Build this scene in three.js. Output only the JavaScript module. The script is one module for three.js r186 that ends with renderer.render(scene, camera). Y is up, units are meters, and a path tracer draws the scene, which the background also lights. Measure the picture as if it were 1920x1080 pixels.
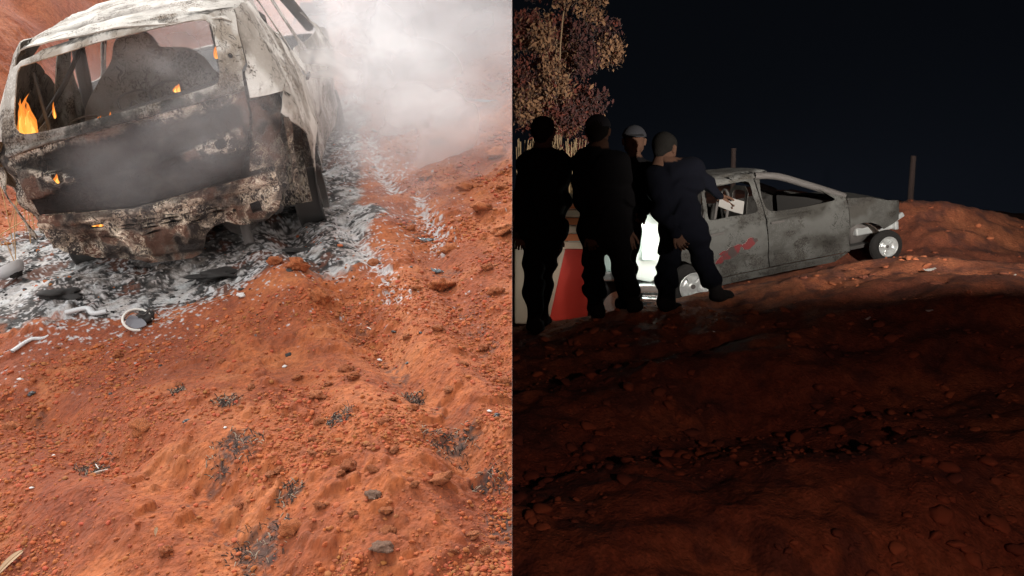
import * as THREE from 'three';
import { mergeGeometries, mergeVertices, toCreasedNormals } from 'three/addons/utils/BufferGeometryUtils.js';
import { TessellateModifier } from 'three/addons/modifiers/TessellateModifier.js';
import { MarchingCubes } from 'three/addons/objects/MarchingCubes.js';
import { RoundedBoxGeometry } from 'three/addons/geometries/RoundedBoxGeometry.js';

// ------------------------------------------------------------------ camera, sky, sun, exposure
// Two places lie on the two sides of one added partition: a hillside track in smoky daylight on its left,
// and a field at night, roofed by a dark night sky, on its right. The camera looks along the wall.
const scene = new THREE.Scene();
const renderer = new THREE.WebGLRenderer();
renderer.toneMapping = THREE.LinearToneMapping;
renderer.toneMappingExposure = 1;
renderer.shadowMap.enabled = true;
const PITCH = -9.16 * Math.PI / 180, EYE = new THREE.Vector3(0, 1.5, 0), F = 1600;
const camera = new THREE.PerspectiveCamera(2 * Math.atan(540 / F) * 180 / Math.PI, 16 / 9, 0.02, 400);
camera.position.copy(EYE);
camera.rotation.x = PITCH;
camera.updateMatrixWorld(true);
scene.add(camera);

{ // overcast daylight above smoke: a pale, nearly even sky
  const W = 64, H = 32, d = new Float32Array(W * H * 4);
  for (let j = 0; j < H; j++) for (let i = 0; i < W; i++) {
    const up = Math.max(0, Math.sin(((j + 0.5) / H - 0.5) * Math.PI)), k = (j * W + i) * 4, L = 1.6 + 0.55 * up;
    d[k] = L * 1.0; d[k + 1] = L * 0.985; d[k + 2] = L * 0.97; d[k + 3] = 1;
  }
  const t = new THREE.DataTexture(d, W, H, THREE.RGBAFormat, THREE.FloatType);
  t.mapping = THREE.EquirectangularReflectionMapping; t.magFilter = THREE.LinearFilter; t.needsUpdate = true;
  scene.background = t; scene.environment = t;
}
const sun = new THREE.DirectionalLight(new THREE.Color(1, 0.955, 0.9), 3.3);
sun.position.set(-13, 26, -30); sun.target.position.set(0, 0, -6);
sun.castShadow = true; sun.shadow.radius = 26; sun.shadow.mapSize.set(2048, 2048);
Object.assign(sun.shadow.camera, { left: -30, right: 30, top: 30, bottom: -30, near: 1, far: 120 });
scene.add(sun, sun.target);

// ------------------------------------------------------------------ helpers
let seed = 12345;
const rnd = () => { seed = (seed + 0x6d2b79f5) | 0; let t = Math.imul(seed ^ (seed >>> 15), 1 | seed); t = (t + Math.imul(t ^ (t >>> 7), 61 | t)) ^ t; return ((t ^ (t >>> 14)) >>> 0) / 4294967296; };
const rr = (a, b) => a + (b - a) * rnd();
const clamp = (x, a = 0, b = 1) => Math.min(b, Math.max(a, x));
const ss = (x, a, b) => { const t = clamp((x - a) / (b - a)); return t * t * (3 - 2 * t); };
const mix = (a, b, t) => a + (b - a) * t;
const mix3 = (a, b, t) => [mix(a[0], b[0], t), mix(a[1], b[1], t), mix(a[2], b[2], t)];
const V = (x, y, z) => new THREE.Vector3(x, y, z);
const tbl = (x, xs, ys) => { if (x <= xs[0]) return ys[0]; for (let i = 1; i < xs.length; i++) if (x <= xs[i]) return mix(ys[i - 1], ys[i], (x - xs[i - 1]) / (xs[i] - xs[i - 1])); return ys[ys.length - 1]; };
const h2 = (x, y, s) => { let h = Math.imul(x, 374761393) ^ Math.imul(y, 668265263) ^ Math.imul(s, 2147483647 - 5); h = Math.imul(h ^ (h >>> 13), 1274126177); return ((h ^ (h >>> 16)) >>> 0) / 4294967296; };
function vn(x, y, s = 0, per = 0) {
  let ix = Math.floor(x), iy = Math.floor(y); const fx = x - ix, fy = y - iy, u = fx * fx * (3 - 2 * fx), v = fy * fy * (3 - 2 * fy);
  let jx = ix + 1, jy = iy + 1;
  if (per) { ix = ((ix % per) + per) % per; iy = ((iy % per) + per) % per; jx = (ix + 1) % per; jy = (iy + 1) % per; }
  return mix(mix(h2(ix, iy, s), h2(jx, iy, s), u), mix(h2(ix, jy, s), h2(jx, jy, s), u), v);
}
function fbm(x, y, s = 0, oct = 4, per = 0) { let a = 0.5, t = 0, n = 0; for (let i = 0; i < oct; i++) { t += a * vn(x, y, s + i, per); n += a; a *= 0.5; x *= 2; y *= 2; per *= 2; } return t / n; }
const noise3 = (p, k, s) => (fbm(p.x * k + 11, p.y * k + p.z * k * 0.7, s, 3) + fbm(p.z * k + 5, p.y * k - p.x * k * 0.6, s + 9, 3)) / 2;
function polyDist(x, y, pts) {
  let best = 1e9, side = 0, at = 0, len = 0;
  for (let i = 1; i < pts.length; i++) {
    const [ax, ay] = pts[i - 1], [bx, by] = pts[i], dx = bx - ax, dy = by - ay, l2 = dx * dx + dy * dy, t = clamp(((x - ax) * dx + (y - ay) * dy) / l2);
    const d = Math.hypot(x - ax - dx * t, y - ay - dy * t);
    if (d < best) { best = d; side = Math.sign(dx * (y - ay) - dy * (x - ax)); at = len + t * Math.sqrt(l2); }
    len += Math.sqrt(l2);
  }
  return { d: best, side, at };
}
const ordinal = (i, n) => (n === 1 ? 'the only one' : i === 0 ? 'leftmost' : i === n - 1 ? 'rightmost' : ['', 'second', 'third', 'fourth', 'fifth', 'sixth', 'seventh', 'eighth', 'ninth', 'tenth', 'eleventh', 'twelfth', 'thirteenth', 'fourteenth'][i] + ' from left');
// alike things told apart by their row on the ground and their place in that row, as seen in the picture
function rowLabels(list, rows, make) {
  const seen = list.map((o) => ({ o, p: o.position.clone().project(camera) })).sort((a, b) => b.p.y - a.p.y), per = Math.ceil(seen.length / rows.length);
  rows.forEach((row, r) => { const part = seen.slice(r * per, (r + 1) * per).sort((a, b) => a.p.x - b.p.x); part.forEach(({ o }, i) => { o.userData.label = make(ordinal(i, part.length), row); }); });
}
const counts = {};
const numbered = (n) => { counts[n] = (counts[n] ?? -1) + 1; return counts[n] ? n + '_' + String(counts[n]).padStart(3, '0') : n; };
function shadows(o) { o.traverse((m) => { if (m.isMesh) { m.castShadow = true; m.receiveShadow = true; } }); return o; }
function add(o, name, label, category, group, kind) {
  o.name = numbered(name); if (label) o.userData.label = label; if (category) o.userData.category = category;
  if (group) o.userData.group = group; if (kind) o.userData.kind = kind;
  scene.add(shadows(o)); return o;
}
function part(parent, name, geo, mat, label) { const m = new THREE.Mesh(geo, mat); m.name = name; if (label) m.userData.label = label; parent.add(m); return m; }
const at = (u, v, d) => V((u - 960) / F * d, (540 - v) / F * d, -d).applyMatrix4(camera.matrixWorld);   // lays out the night figures
function xf(g, x = 0, y = 0, z = 0, rx = 0, ry = 0, rz = 0, s = 1) { return g.applyMatrix4(new THREE.Matrix4().compose(V(x, y, z), new THREE.Quaternion().setFromEuler(new THREE.Euler(rx, ry, rz)), Array.isArray(s) ? V(...s) : V(s, s, s))); }
const bare = (g) => { const o = g.index ? g.toNonIndexed() : g; for (const k of Object.keys(o.attributes)) if (!['position', 'normal', 'uv'].includes(k)) o.deleteAttribute(k); return o; };
const merge = (list) => mergeGeometries(list.map(bare), false);
function tube(pts, r, seg = 24, rad = 7) { return new THREE.TubeGeometry(new THREE.CatmullRomCurve3(pts.map((p) => p.isVector3 ? p : V(...p))), seg, r, rad, false); }
// vertex colours from a function of position
function tint(g, fn) {
  const p = g.attributes.position, c = new Float32Array(p.count * 3);
  for (let i = 0; i < p.count; i++) { const k = fn(p.getX(i), p.getY(i), p.getZ(i), i); c[i * 3] = k[0]; c[i * 3 + 1] = k[1]; c[i * 3 + 2] = k[2]; }
  g.setAttribute('color', new THREE.BufferAttribute(c, 3)); return g;
}
// a lump: an icosahedron dented by noise
function lump(detail, s, amp, flat = 1) {
  const g = mergeVertices(new THREE.IcosahedronGeometry(1, detail).deleteAttribute('normal').deleteAttribute('uv')), p = g.attributes.position, v = V();
  for (let i = 0; i < p.count; i++) {
    v.fromBufferAttribute(p, i);
    const k = 1 + amp * ((h2(Math.round(v.x * 40), Math.round(v.y * 40) * 7 + Math.round(v.z * 40), s) - 0.5) * 0.6 + 2.2 * (noise3(v, 1.1, s) - 0.5));
    p.setXYZ(i, v.x * k, v.y * k * flat, v.z * k);
  }
  g.computeVertexNormals(); return g;
}
function tex(size, fn, srgb = true) {
  const d = new Uint8Array(size * size * 4);
  for (let y = 0; y < size; y++) for (let x = 0; x < size; x++) { const c = fn(x / size, y / size), k = (y * size + x) * 4; for (let i = 0; i < 3; i++) d[k + i] = clamp(c[i]) * 255; d[k + 3] = c[3] === undefined ? 255 : clamp(c[3]) * 255; }
  const t = new THREE.DataTexture(d, size, size); t.wrapS = t.wrapT = THREE.RepeatWrapping; t.magFilter = THREE.LinearFilter; t.minFilter = THREE.LinearFilter;
  if (srgb) t.colorSpace = THREE.SRGBColorSpace; t.needsUpdate = true; return t;
}
const grey = (f) => (u, v) => { const k = f(u, v); return [k, k, k]; };
function mat(o) { return new THREE.MeshStandardMaterial({ roughness: 0.9, side: THREE.DoubleSide, ...o }); }
const rgb = (r, g, b) => new THREE.Color().setRGB(r, g, b);
const hex = (r, g, b) => [r / 255, g / 255, b / 255];

// ------------------------------------------------------------------ materials
const flake = (u, v) => { // curled flakes of burnt paint, tileable; a tile is 0.8 m
  const wx = fbm(u * 12, v * 12, 3, 3, 12), wy = fbm(u * 12 + 3, v * 12, 13, 3, 12), n = fbm(u * 40 + wx * 5, v * 40 + wy * 5, 21, 4, 40), big = fbm(u * 6 + wy, v * 6 + wx, 31, 5, 6);
  return { n, big, curl: 1 - ss(Math.abs(n - 0.5), 0.012, 0.05), fine: fbm(u * 150, v * 150, 41, 3, 150), wx, wy };
};
const cache = new Map(), flakeAt = (u, v) => { const k = Math.round(u * 1280) * 4096 + Math.round(v * 1280); let f = cache.get(k); if (!f) cache.set(k, f = flake(u, v)); return f; };
const paleTex = tex(1280, (u, v) => {
  const f = flakeAt(u, v), st = fbm(u * 5 + f.wx, v * 5, 57, 5, 5), dirt = fbm(u * 9 + f.wy, v * 9, 67, 5, 9);
  let c = mix3(hex(226, 222, 214), hex(178, 172, 163), ss(st, 0.35, 0.68));
  c = mix3(c, hex(116, 101, 86), 0.7 * ss(dirt, 0.52, 0.64) * ss(f.fine, 0.25, 0.65));
  c = mix3(c, hex(70, 62, 56), 0.75 * f.curl * ss(f.big, 0.48, 0.6));
  c = mix3(c, hex(50, 45, 42), ss(f.fine, 0.64, 0.74) * ss(dirt, 0.42, 0.6) * 0.8);
  return mix3(c, hex(238, 235, 228), 0.7 * ss(f.fine, 0.55, 0.7) * ss(1 - dirt, 0.5, 0.65));
});
const flakyTex = tex(1280, (u, v) => {
  const f = flakeAt(u, v), st = fbm(u * 9, v * 9 + f.wx, 77, 4, 9), pat = fbm(u * 4 + f.wx, v * 4 + f.wy, 87, 5, 4);
  let c = mix3(hex(70, 62, 57), hex(118, 110, 102), ss(f.fine, 0.3, 0.7) * 0.6 + 0.4 * ss(st, 0.4, 0.6));
  c = mix3(c, hex(94, 64, 52), 0.7 * ss(st, 0.5, 0.66));
  c = mix3(c, hex(36, 32, 31), 0.85 * ss(1 - st, 0.5, 0.66));
  const on = ss(pat, 0.44, 0.6);
  c = mix3(c, hex(198, 186, 164), 0.9 * f.curl * ss(pat, 0.36, 0.56));
  c = mix3(c, hex(194, 184, 168), 0.85 * ss(f.n, 0.54, 0.6) * on);
  return mix3(c, hex(228, 221, 206), ss(f.fine, 0.58, 0.68) * on * 0.7);
});
const flakeBump = tex(1280, grey((u, v) => { const f = flakeAt(u, v); return 0.45 * f.n + 0.35 * f.curl * ss(f.big, 0.35, 0.55) + 0.2 * f.fine; }), false);
cache.clear();
const reps = (t, k) => { const c = t.clone(); c.repeat.set(k, k); c.needsUpdate = true; return c; };
const M = {
  pale: mat({ color: rgb(0.68, 0.68, 0.68), map: reps(paleTex, 1.25), bumpMap: reps(flakeBump, 1.25), bumpScale: 0.006, vertexColors: true, roughness: 0.86 }),
  flaky: mat({ color: rgb(0.82, 0.82, 0.82), map: reps(flakyTex, 1.25), bumpMap: reps(flakeBump, 1.25), bumpScale: 0.01, vertexColors: true, roughness: 0.9 }),
  skin: mat({ color: rgb(0.78, 0.78, 0.79), map: reps(paleTex, 0.8), bumpMap: reps(flakeBump, 1.25), bumpScale: 0.003, vertexColors: true, roughness: 0.7 }),
  char: mat({ color: rgb(0.022, 0.02, 0.019), bumpMap: reps(flakeBump, 3), bumpScale: 0.02 }),
  iron: mat({ color: rgb(0.11, 0.1, 0.095), roughness: 0.75, metalness: 0.2, bumpMap: reps(flakeBump, 4), bumpScale: 0.004 }),
  rim: mat({ color: rgb(0.55, 0.55, 0.55), roughness: 0.38, metalness: 0.6 }),
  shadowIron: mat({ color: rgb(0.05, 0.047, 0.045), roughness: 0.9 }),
};
const soilBump = tex(1024, grey((u, v) => 0.5 * fbm(u * 24, v * 24, 5, 5, 24) + 0.5 * Math.pow(fbm(u * 60, v * 60, 15, 3, 60), 1.5)), false);
const soilGrain = tex(1024, (u, v) => { const n = fbm(u * 40, v * 40, 8, 5, 40), m = fbm(u * 9, v * 9, 28, 4, 9), k = 0.74 + 0.34 * n + 0.14 * (m - 0.5); return [k, k * (0.95 + 0.1 * m), k * (0.92 + 0.16 * m)]; });

// ------------------------------------------------------------------ added partition and night sky box, shutting daylight off the right-hand field
{
  const k = 0.00008, face = [];
  const wedge = (z0, z1, y0, y1) => { // sharp at the eye, thicker with distance
    const a = Math.max(6e-6, Math.abs(z0) * k / 2), b = Math.abs(z1) * k / 2, P = [[-a, z0], [a, z0], [b, z1], [-b, z1]], sh = new THREE.Shape(P.map(([x, z]) => new THREE.Vector2(x, -z)));
    const g = new THREE.ExtrudeGeometry(sh, { depth: y1 - y0, bevelEnabled: false }); return xf(g, 0, y0, 0, -Math.PI / 2);
  };
  face.push(wedge(-0.12, -30, -3, 7), wedge(0.12, 8, -3, 7), wedge(-0.12, -0.0001, -3, 1.38), wedge(-0.12, -0.0001, 1.62, 7), wedge(0.12, 0.0001, -3, 1.38), wedge(0.12, 0.0001, 1.62, 7));
  const g = merge(face);
  tint(g, () => [1, 1, 1]);
  const added_wall = new THREE.Mesh(g, mat({ color: rgb(0.62, 0.6, 0.58), roughness: 1 }));  // added and seen edge-on; its pale day face bounces daylight onto the track
  // the night face of the wall is darkened with the sky material, so lamps do not bounce off it
  add(added_wall, 'added_wall', null, null, null, 'structure');
  const night = new THREE.MeshPhysicalMaterial({ color: rgb(0.004, 0.005, 0.008), emissive: rgb(0.0013, 0.0017, 0.0024), roughness: 1, specularIntensity: 0, side: THREE.DoubleSide });
  const box = [[22, 0.3, 38.3, 11, 7.15, -11], [22, 10, 0.3, 11, 2, -30], [22, 10, 0.3, 11, 2, 8], [0.3, 10, 38, 22, 2, -11]].map(([w, h, d, x, y, z]) => xf(new THREE.BoxGeometry(w, h, d), x, y, z));
  
  const lining = [[-0.14, -30, -3, 7], [0.14, 7.8, -3, 7]].map(([z0, z1, y0, y1]) => xf(new THREE.PlaneGeometry(Math.abs(z1 - z0), y1 - y0), 0, (y0 + y1) / 2, (z0 + z1) / 2, 0, Math.PI / 2));
  for (const [i, l] of lining.entries()) { const p = l.attributes.position; for (let j = 0; j < p.count; j++) p.setX(j, Math.max(2e-5, Math.abs(p.getZ(j)) * k / 2 + 5e-5 * Math.abs(p.getZ(j)))); }
  add(new THREE.Mesh(merge([...box, ...lining]), night), 'sky', null, null, null, 'structure');  // closed box of night sky, added to keep daylight off the field
}

// ------------------------------------------------------------------ the day ground: a red soil track on a hillside
const carFrame = new THREE.Matrix4().set(0.9798, -0.1472, 0.1353, -1.733, 0.1772, 0.9529, -0.2463, 0.689, -0.0927, 0.2653, 0.9597, -4.486, 0, 0, 0, 1);
{ const q = new THREE.Quaternion(), p = V(), s = V(); carFrame.decompose(p, q, s); carFrame.compose(p, q, V(1, 1, 1)); }
const toCar = carFrame.clone().invert();
const slopeY = 0.12;
const upDay = V(0, 1, 0).transformDirection(carFrame), onDay = V(0, slopeY, 0).applyMatrix4(carFrame);
const planeY = (x, z) => onDay.y - (upDay.x * (x - onDay.x) + upDay.z * (z - onDay.z)) / upDay.y;
const FURROWS = [[[0.5, -0.6], [0.61, -0.18], [0.88, 0.6], [1.04, 1.11], [1.24, 1.7], [1.33, 2.0], [1.46, 2.5]], [[1.22, -0.6], [1.31, 0.11], [1.42, 0.86], [1.48, 1.3], [1.6, 1.8]], [[-0.35, 1.15], [0.1, 1.7], [0.55, 2.05], [0.85, 2.6]]];
const TRACKS = [[[0.83, -0.6], [0.97, 0.01], [1.09, 0.51], [1.15, 0.81]], [[0.95, -2.71], [1.08, -1.49], [1.17, -1.04]], [[1.3, -0.9], [1.36, -0.2], [1.42, 0.2]]];
const TUFTS = [[0.59, 1.89, 0.1], [0.73, 2.31, 0.1], [1.32, 1.97, 0.11], [1.43, 2.17, 0.07], [0.51, 1.57, 0.05], [0.8, 2.16, 0.045], [0.94, 1.83, 0.05], [1.45, 2.36, 0.1], [0.07, 1.7, 0.07], [0.3, 1.42, 0.03], [1.2, 1.62, 0.05]];
const rectDist = (a, b) => { const dx = Math.max(-1.15 - a, a - 0.85), dz = Math.max(-4.3 - b, b - 0.05); return dx > 0 && dz > 0 ? Math.hypot(dx, dz) : Math.max(dx, dz); };
function dayRelief(a, b) { // metres above the slope; a, b across and along the track in the car's frame
  let h = 0.16 * (fbm(a * 0.9 + 3, b * 0.9, 101, 3) - 0.5) + 0.065 * (fbm(a * 2.7, b * 2.7 + 7, 111, 3) - 0.5) + 0.024 * (fbm(a * 9, b * 9, 121, 3) - 0.5) + 0.009 * (fbm(a * 32, b * 32, 131, 3) - 0.5);
  const clod = fbm(a * 15 + 4, b * 15, 141, 2); h += 0.018 * ss(clod, 0.56, 0.72) * ss(fbm(a * 2, b * 2, 151, 2), 0.42, 0.6);
  for (const [i, f] of FURROWS.entries()) { const { d, side, at } = polyDist(a, b, f), w = 0.07 + 0.03 * vn(at * 4, i, 161); h += -0.045 * Math.exp(-(d * d) / (w * w)) + (side > 0 ? 0.026 : 0.018) * Math.exp(-((d - 0.2) ** 2) / 0.012); }
  for (const t of TRACKS) { const { d } = polyDist(a, b, t); h -= 0.03 * Math.exp(-(d * d) / 0.003); }
  const tread = polyDist(a, b, [[0.8, -0.5], [0.88, -0.1], [1.0, 0.25]]); if (tread.d < 0.1) h += 0.006 * Math.sin(tread.at * 210 + tread.d * 60) * ss(0.1 - tread.d, 0, 0.03);
  h += 0.09 * Math.exp(-((a - 0.62) ** 2) / 0.09 - ((b - 0.52) ** 2) / 0.25) + 0.1 * Math.exp(-((a - 0.3) ** 2) / 0.16 - ((b - 1.55) ** 2) / 0.3) + 0.07 * Math.exp(-((a - 1.02) ** 2) / 0.05 - ((b - 2.1) ** 2) / 0.2);
  const rd = rectDist(a, b); h += 0.05 * ss(0.3 - rd, 0, 0.5) * (fbm(a * 6, b * 6, 171, 3) - 0.25);
  h += 0.14 * ss(a, 1.6, 2.6) * ss(1.2 - b, 0, 2) * (0.7 + 0.6 * fbm(a * 1.5, b * 1.5, 181, 3));           // bank along the right of the track
  h += 1.6 * ss(-a, 1.7, 3.4) * ss(-b, 0.2, 2) * (0.8 + 0.4 * fbm(a, b, 191, 3));                              // high bank behind the car on the left
  h += 1.3 * ss(-b, 4.4, 8.6) * (0.75 + 0.5 * fbm(a * 0.6, b * 0.6, 201, 3)) * ss(a, -1.2, 1.6) + 5 * ss(-b, 12, 40); // far bank across the track
  return h;
}
const pCar = V();
function dayY(x, z) { // true height over a world point (the slope is taken along its own normal, near enough to plumb)
  const y0 = planeY(x, z); pCar.set(x, y0, z).applyMatrix4(toCar);
  return y0 + dayRelief(pCar.x, pCar.z);
}
const SOIL = [[0.37, 0.1, 0.029], [0.285, 0.068, 0.021], [0.44, 0.145, 0.052], [0.2, 0.044, 0.018]];
function dayColour(a, b) {
  const big = fbm(a * 1.3, b * 1.3, 211, 4), mid = fbm(a * 6, b * 6, 221, 4), fine = fbm(a * 70, b * 70, 231, 3), far = ss(-b, 1, 6);
  let c = mix3(SOIL[1], SOIL[0], ss(big, 0.35, 0.6)); c = mix3(c, SOIL[2], 0.55 * ss(mid, 0.52, 0.7)); c = mix3(c, SOIL[3], 0.5 * ss(1 - mid, 0.5, 0.68)); c = mix3(c, [0.22, 0.065, 0.038], 0.4 * far);
  c = c.map((x) => x * (0.78 + 0.44 * fine));
  for (const [ta, tb, r] of TUFTS) { const d = Math.hypot(a - ta, b - tb); if (d < r * 1.8) c = mix3(c, [0.05, 0.038, 0.034], 0.88 * ss(r * (0.3 + 1.35 * fbm(a * 30, b * 30, 241, 4)) - d, 0, r * 0.6) * ss(fbm(a * 90, b * 90, 242, 2), 0.2, 0.5)); }
  for (const f of FURROWS) { const { d } = polyDist(a, b, f); if (d < 0.12) c = mix3(c, [0.11, 0.05, 0.035], 0.7 * ss(fbm(a * 13, b * 13, 251, 4) - d * 2.5, 0.46, 0.62) * ss(fbm(a * 80, b * 80, 252, 2), 0.3, 0.6)); }
  const rd = rectDist(a, b), edge = rd + 0.5 * (fbm(a * 3.4, b * 3.4, 261, 5) - 0.5) + 0.16 * (fbm(a * 22, b * 22, 271, 3) - 0.5) + 0.2 * ss(a, 0.75, 1.0) * ss(-b, 0.5, 1.0) - 0.22 * Math.exp(-((a - 0.8) ** 2) / 0.03 - ((b + 0.45) ** 2) / 0.06);
  const inAsh = ss(0.3 - edge, 0, 0.14);
  if (inAsh > 0) {
    const n1 = fbm(a * 7, b * 7, 281, 4), n2 = fbm(a * 30, b * 30, 291, 4), n3 = fbm(a * 55, b * 55, 301, 3);
    let k = mix3([0.03, 0.028, 0.027], [0.2, 0.185, 0.175], ss(0.65 * n1 + 0.35 * n2, 0.46, 0.6));
    k = mix3(k, [0.5, 0.49, 0.48], 0.85 * ss(0.55 * n1 + 0.3 * n2 + 0.15 * n3 + 0.4 * (fbm(a * 2.3, b * 2.3, 295, 3) - 0.5) - 0.05 * ss(-rd, -0.05, 0.2), 0.53, 0.6));
    k = mix3(k, [0.16, 0.06, 0.035], 0.7 * ss(1 - n1, 0.6, 0.68));
    c = mix3(c, k, inAsh);
  }
  const fleck = fbm(a * 62, b * 62, 311, 3), drift = fbm(a * 2.2, b * 2.2, 321, 3);
  c = mix3(c, [0.5, 0.48, 0.48], ss(fleck + 0.26 * ss(1.0 - edge, 0, 1) + 0.3 * (drift - 0.5), 0.84, 0.93) * ss(1.3 - edge, 0, 0.4));
  for (const t of TRACKS) { const { d } = polyDist(a, b, t); if (d < 0.11) c = mix3(c, [0.52, 0.5, 0.5], 0.9 * ss(fbm(a * 48, b * 48, 331, 3) - d * 4.2, 0.36, 0.5)); }
  const tr = polyDist(a, b, [[0.8, -0.5], [0.88, -0.1], [1.0, 0.25]]); if (tr.d < 0.13) c = mix3(c, [0.62, 0.56, 0.54], 0.75 * ss(Math.sin(tr.at * 210 + tr.d * 60), 0.1, 0.7) * ss(fbm(a * 40, b * 40, 341, 3), 0.4, 0.6) * ss(0.13 - tr.d, 0, 0.05));
  return c;
}
// a fan of cells round the camera's foot, fine where it is near
function fan(t0, t1, nt, radii, height, colour, clip) {
  const nr = radii.length, pos = new Float32Array(nt * nr * 3), uv = new Float32Array(nt * nr * 2), col = new Float32Array(nt * nr * 3), idx = [];
  for (let j = 0; j < nr; j++) for (let i = 0; i < nt; i++) {
    const t = t0 + (t1 - t0) * i / (nt - 1), k = j * nt + i, r = radii[j]; let x = Math.sin(t) * r, z = -Math.cos(t) * r; x = clip(x, z);
    const y = height(x, z), c = colour(x, z); pos.set([x, y, z], k * 3); uv.set([x, z], k * 2); col.set(c, k * 3);
  }
  for (let j = 0; j < nr - 1; j++) for (let i = 0; i < nt - 1; i++) { const k = j * nt + i; idx.push(k, k + 1, k + nt, k + 1, k + nt + 1, k + nt); }
  const g = new THREE.BufferGeometry(); g.setAttribute('position', new THREE.BufferAttribute(pos, 3)); g.setAttribute('uv', new THREE.BufferAttribute(uv, 2)); g.setAttribute('color', new THREE.BufferAttribute(col, 3)); g.setIndex(idx);
  g.computeVertexNormals();
  const n = g.attributes.normal; if (n.getY(0) < 0) { for (let i = 0; i < n.array.length; i++) n.array[i] *= -1; const ix = g.index.array; for (let i = 0; i < ix.length; i += 3) { const q = ix[i]; ix[i] = ix[i + 1]; ix[i + 1] = q; } }
  return g;
}
const geom = (a, b, n) => Array.from({ length: n }, (_, i) => a * Math.pow(b / a, i / (n - 1)));
const soilMat = mat({ map: reps(soilGrain, 2.1), bumpMap: reps(soilBump, 1.7), bumpScale: 0.011, vertexColors: true, roughness: 0.97, side: THREE.FrontSide });
const toAB = (x, z) => { pCar.set(x, planeY(x, z), z).applyMatrix4(toCar); return pCar; };
{
  const dc = (x, z) => { const p = toAB(x, z); return dayColour(p.x, p.z); }, radii = [...geom(1.35, 11, 900), ...geom(11.05, 90, 110)], clip = (x, z) => Math.min(x, 0);
  const fine = fan(-0.66, 0, 470, radii, dayY, dc, clip), tuck = (x, z) => dayY(x, z) - 0.02 - 0.05 * ss(0.72 - Math.atan2(-x, -z), 0, 0.06), side = fan(-2.9, -0.63, 210, geom(0.4, 90, 200), tuck, dc, clip), near = fan(-0.66, 0, 60, geom(0.3, 1.4, 30), (x, z) => dayY(x, z) - 0.02, dc, clip);
  add(new THREE.Mesh(mergeGeometries([fine, side, near]), soilMat), 'ground', 'red soil hillside track in daylight, strewn with ash', null, null, 'structure');
}

// ------------------------------------------------------------------ the burnt hatchback (x right, y up, z back, rear end at z = 0)
const HW = 0.79, RC = 0.26, X0 = HW - RC, ARC = RC * Math.PI / 2, BOW = 0.05, LEN = 3.75, SC = X0 + ARC, D0 = BOW + RC, SL = LEN - 2 * D0;
const sOf = (d) => SC + d - D0;                                 // place along the side for a depth d from the rear
function plan(s) {                                              // (x, d) along the outline seen from above, s from the middle of the rear round to the nose
  const g = s < 0 ? -1 : 1; let a = Math.abs(s), x, d;
  if (a < X0) { x = a; d = BOW * (a / X0) ** 2; } else if (a < SC) { const t = (a - X0) / RC; x = X0 + RC * Math.sin(t); d = BOW + RC * (1 - Math.cos(t)); }
  else if (a < SC + SL) { const q = (a - SC) / SL; x = HW + 0.02 * Math.sin(Math.PI * q); d = D0 + a - SC; }
  else if (a < SC + SL + ARC) { const t = (a - SC - SL) / RC; x = X0 + RC * Math.cos(t); d = LEN - D0 + RC * Math.sin(t); } else { x = X0 - (a - SC - SL - ARC); d = LEN - BOW + BOW * (1 - (x / X0) ** 2); }
  return [g * x, d];
}
const YS = [0.2, 0.3, 0.42, 0.6, 0.75, 0.9, 1.0, 1.1, 1.35, 1.45], DRS = [0.14, 0.11, 0.06, 0.02, 0, 0.02, 0.06, 0.14, 0.34, 0.46], WHS = [0.78, 0.8, 0.8, 0.82, 0.83, 0.82, 0.79, 0.75, 0.64, 0.57];
function body(s, y, off = 0) {
  const p = (q, h) => { const [x, d] = plan(q), f = tbl(h, YS, WHS) / 0.83, waist = ss(d, 0.55, 1.7) * ss(3.3 - d, 0, 1.2), nose = ss(d, LEN - 1.2, LEN); return V(x * mix(f, f * 0.97, nose) * (1 - 0.115 * waist), h, -(d + tbl(h, YS, DRS) * Math.max(0, 1 - d / 1.6))); };
  const o = p(s, y); if (!off) return o;
  const e = 0.012, n = p(s + e, y).sub(p(s - e, y)).cross(p(s, y + e).sub(p(s, y - e))).normalize(); return o.addScaledVector(n, off);
}
const ROOFD = [0.3, 0.46, 0.8, 1.3, 1.8, 2.15, 2.45, 3.0], ROOFY = [1.385, 1.425, 1.475, 1.5, 1.5, 1.475, 1.37, 1.02];
const roofAt = (x, d, off = 0) => V(x, tbl(d, ROOFD, ROOFY) - 0.055 * (x / 0.58) ** 2 - 0.05 * (Math.abs(x) > 0.5 ? (Math.abs(x) - 0.5) / 0.08 : 0) ** 2 + off, -d);
const hoodAt = (x, d, off = 0) => V(x, tbl(d, [2.7, 3.0, 3.4, 3.62, 3.72, 3.78], [1.0, 0.98, 0.93, 0.86, 0.79, 0.7]) - 0.05 * (x / 0.7) ** 2 + off, -d);

const lists = new TessellateModifier(0.05, 7);
function dense(pts, step) { const o = []; for (let i = 0; i < pts.length; i++) { const a = pts[i], b = pts[(i + 1) % pts.length], n = Math.max(1, Math.round(Math.hypot(b[0] - a[0], b[1] - a[1]) / step)); for (let k = 0; k < n; k++) o.push(new THREE.Vector2(mix(a[0], b[0], k / n), mix(a[1], b[1], k / n))); } return o; }
function smooth(pts, step = 0.02) { // rounds a closed outline
  const c = new THREE.CatmullRomCurve3(pts.map(([x, y]) => V(x, y, 0)), true, 'catmullrom', 0.35), n = Math.max(12, Math.round(c.getLength() / step)); return c.getSpacedPoints(n).slice(0, n).map((p) => [p.x, p.y]);
}
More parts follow.
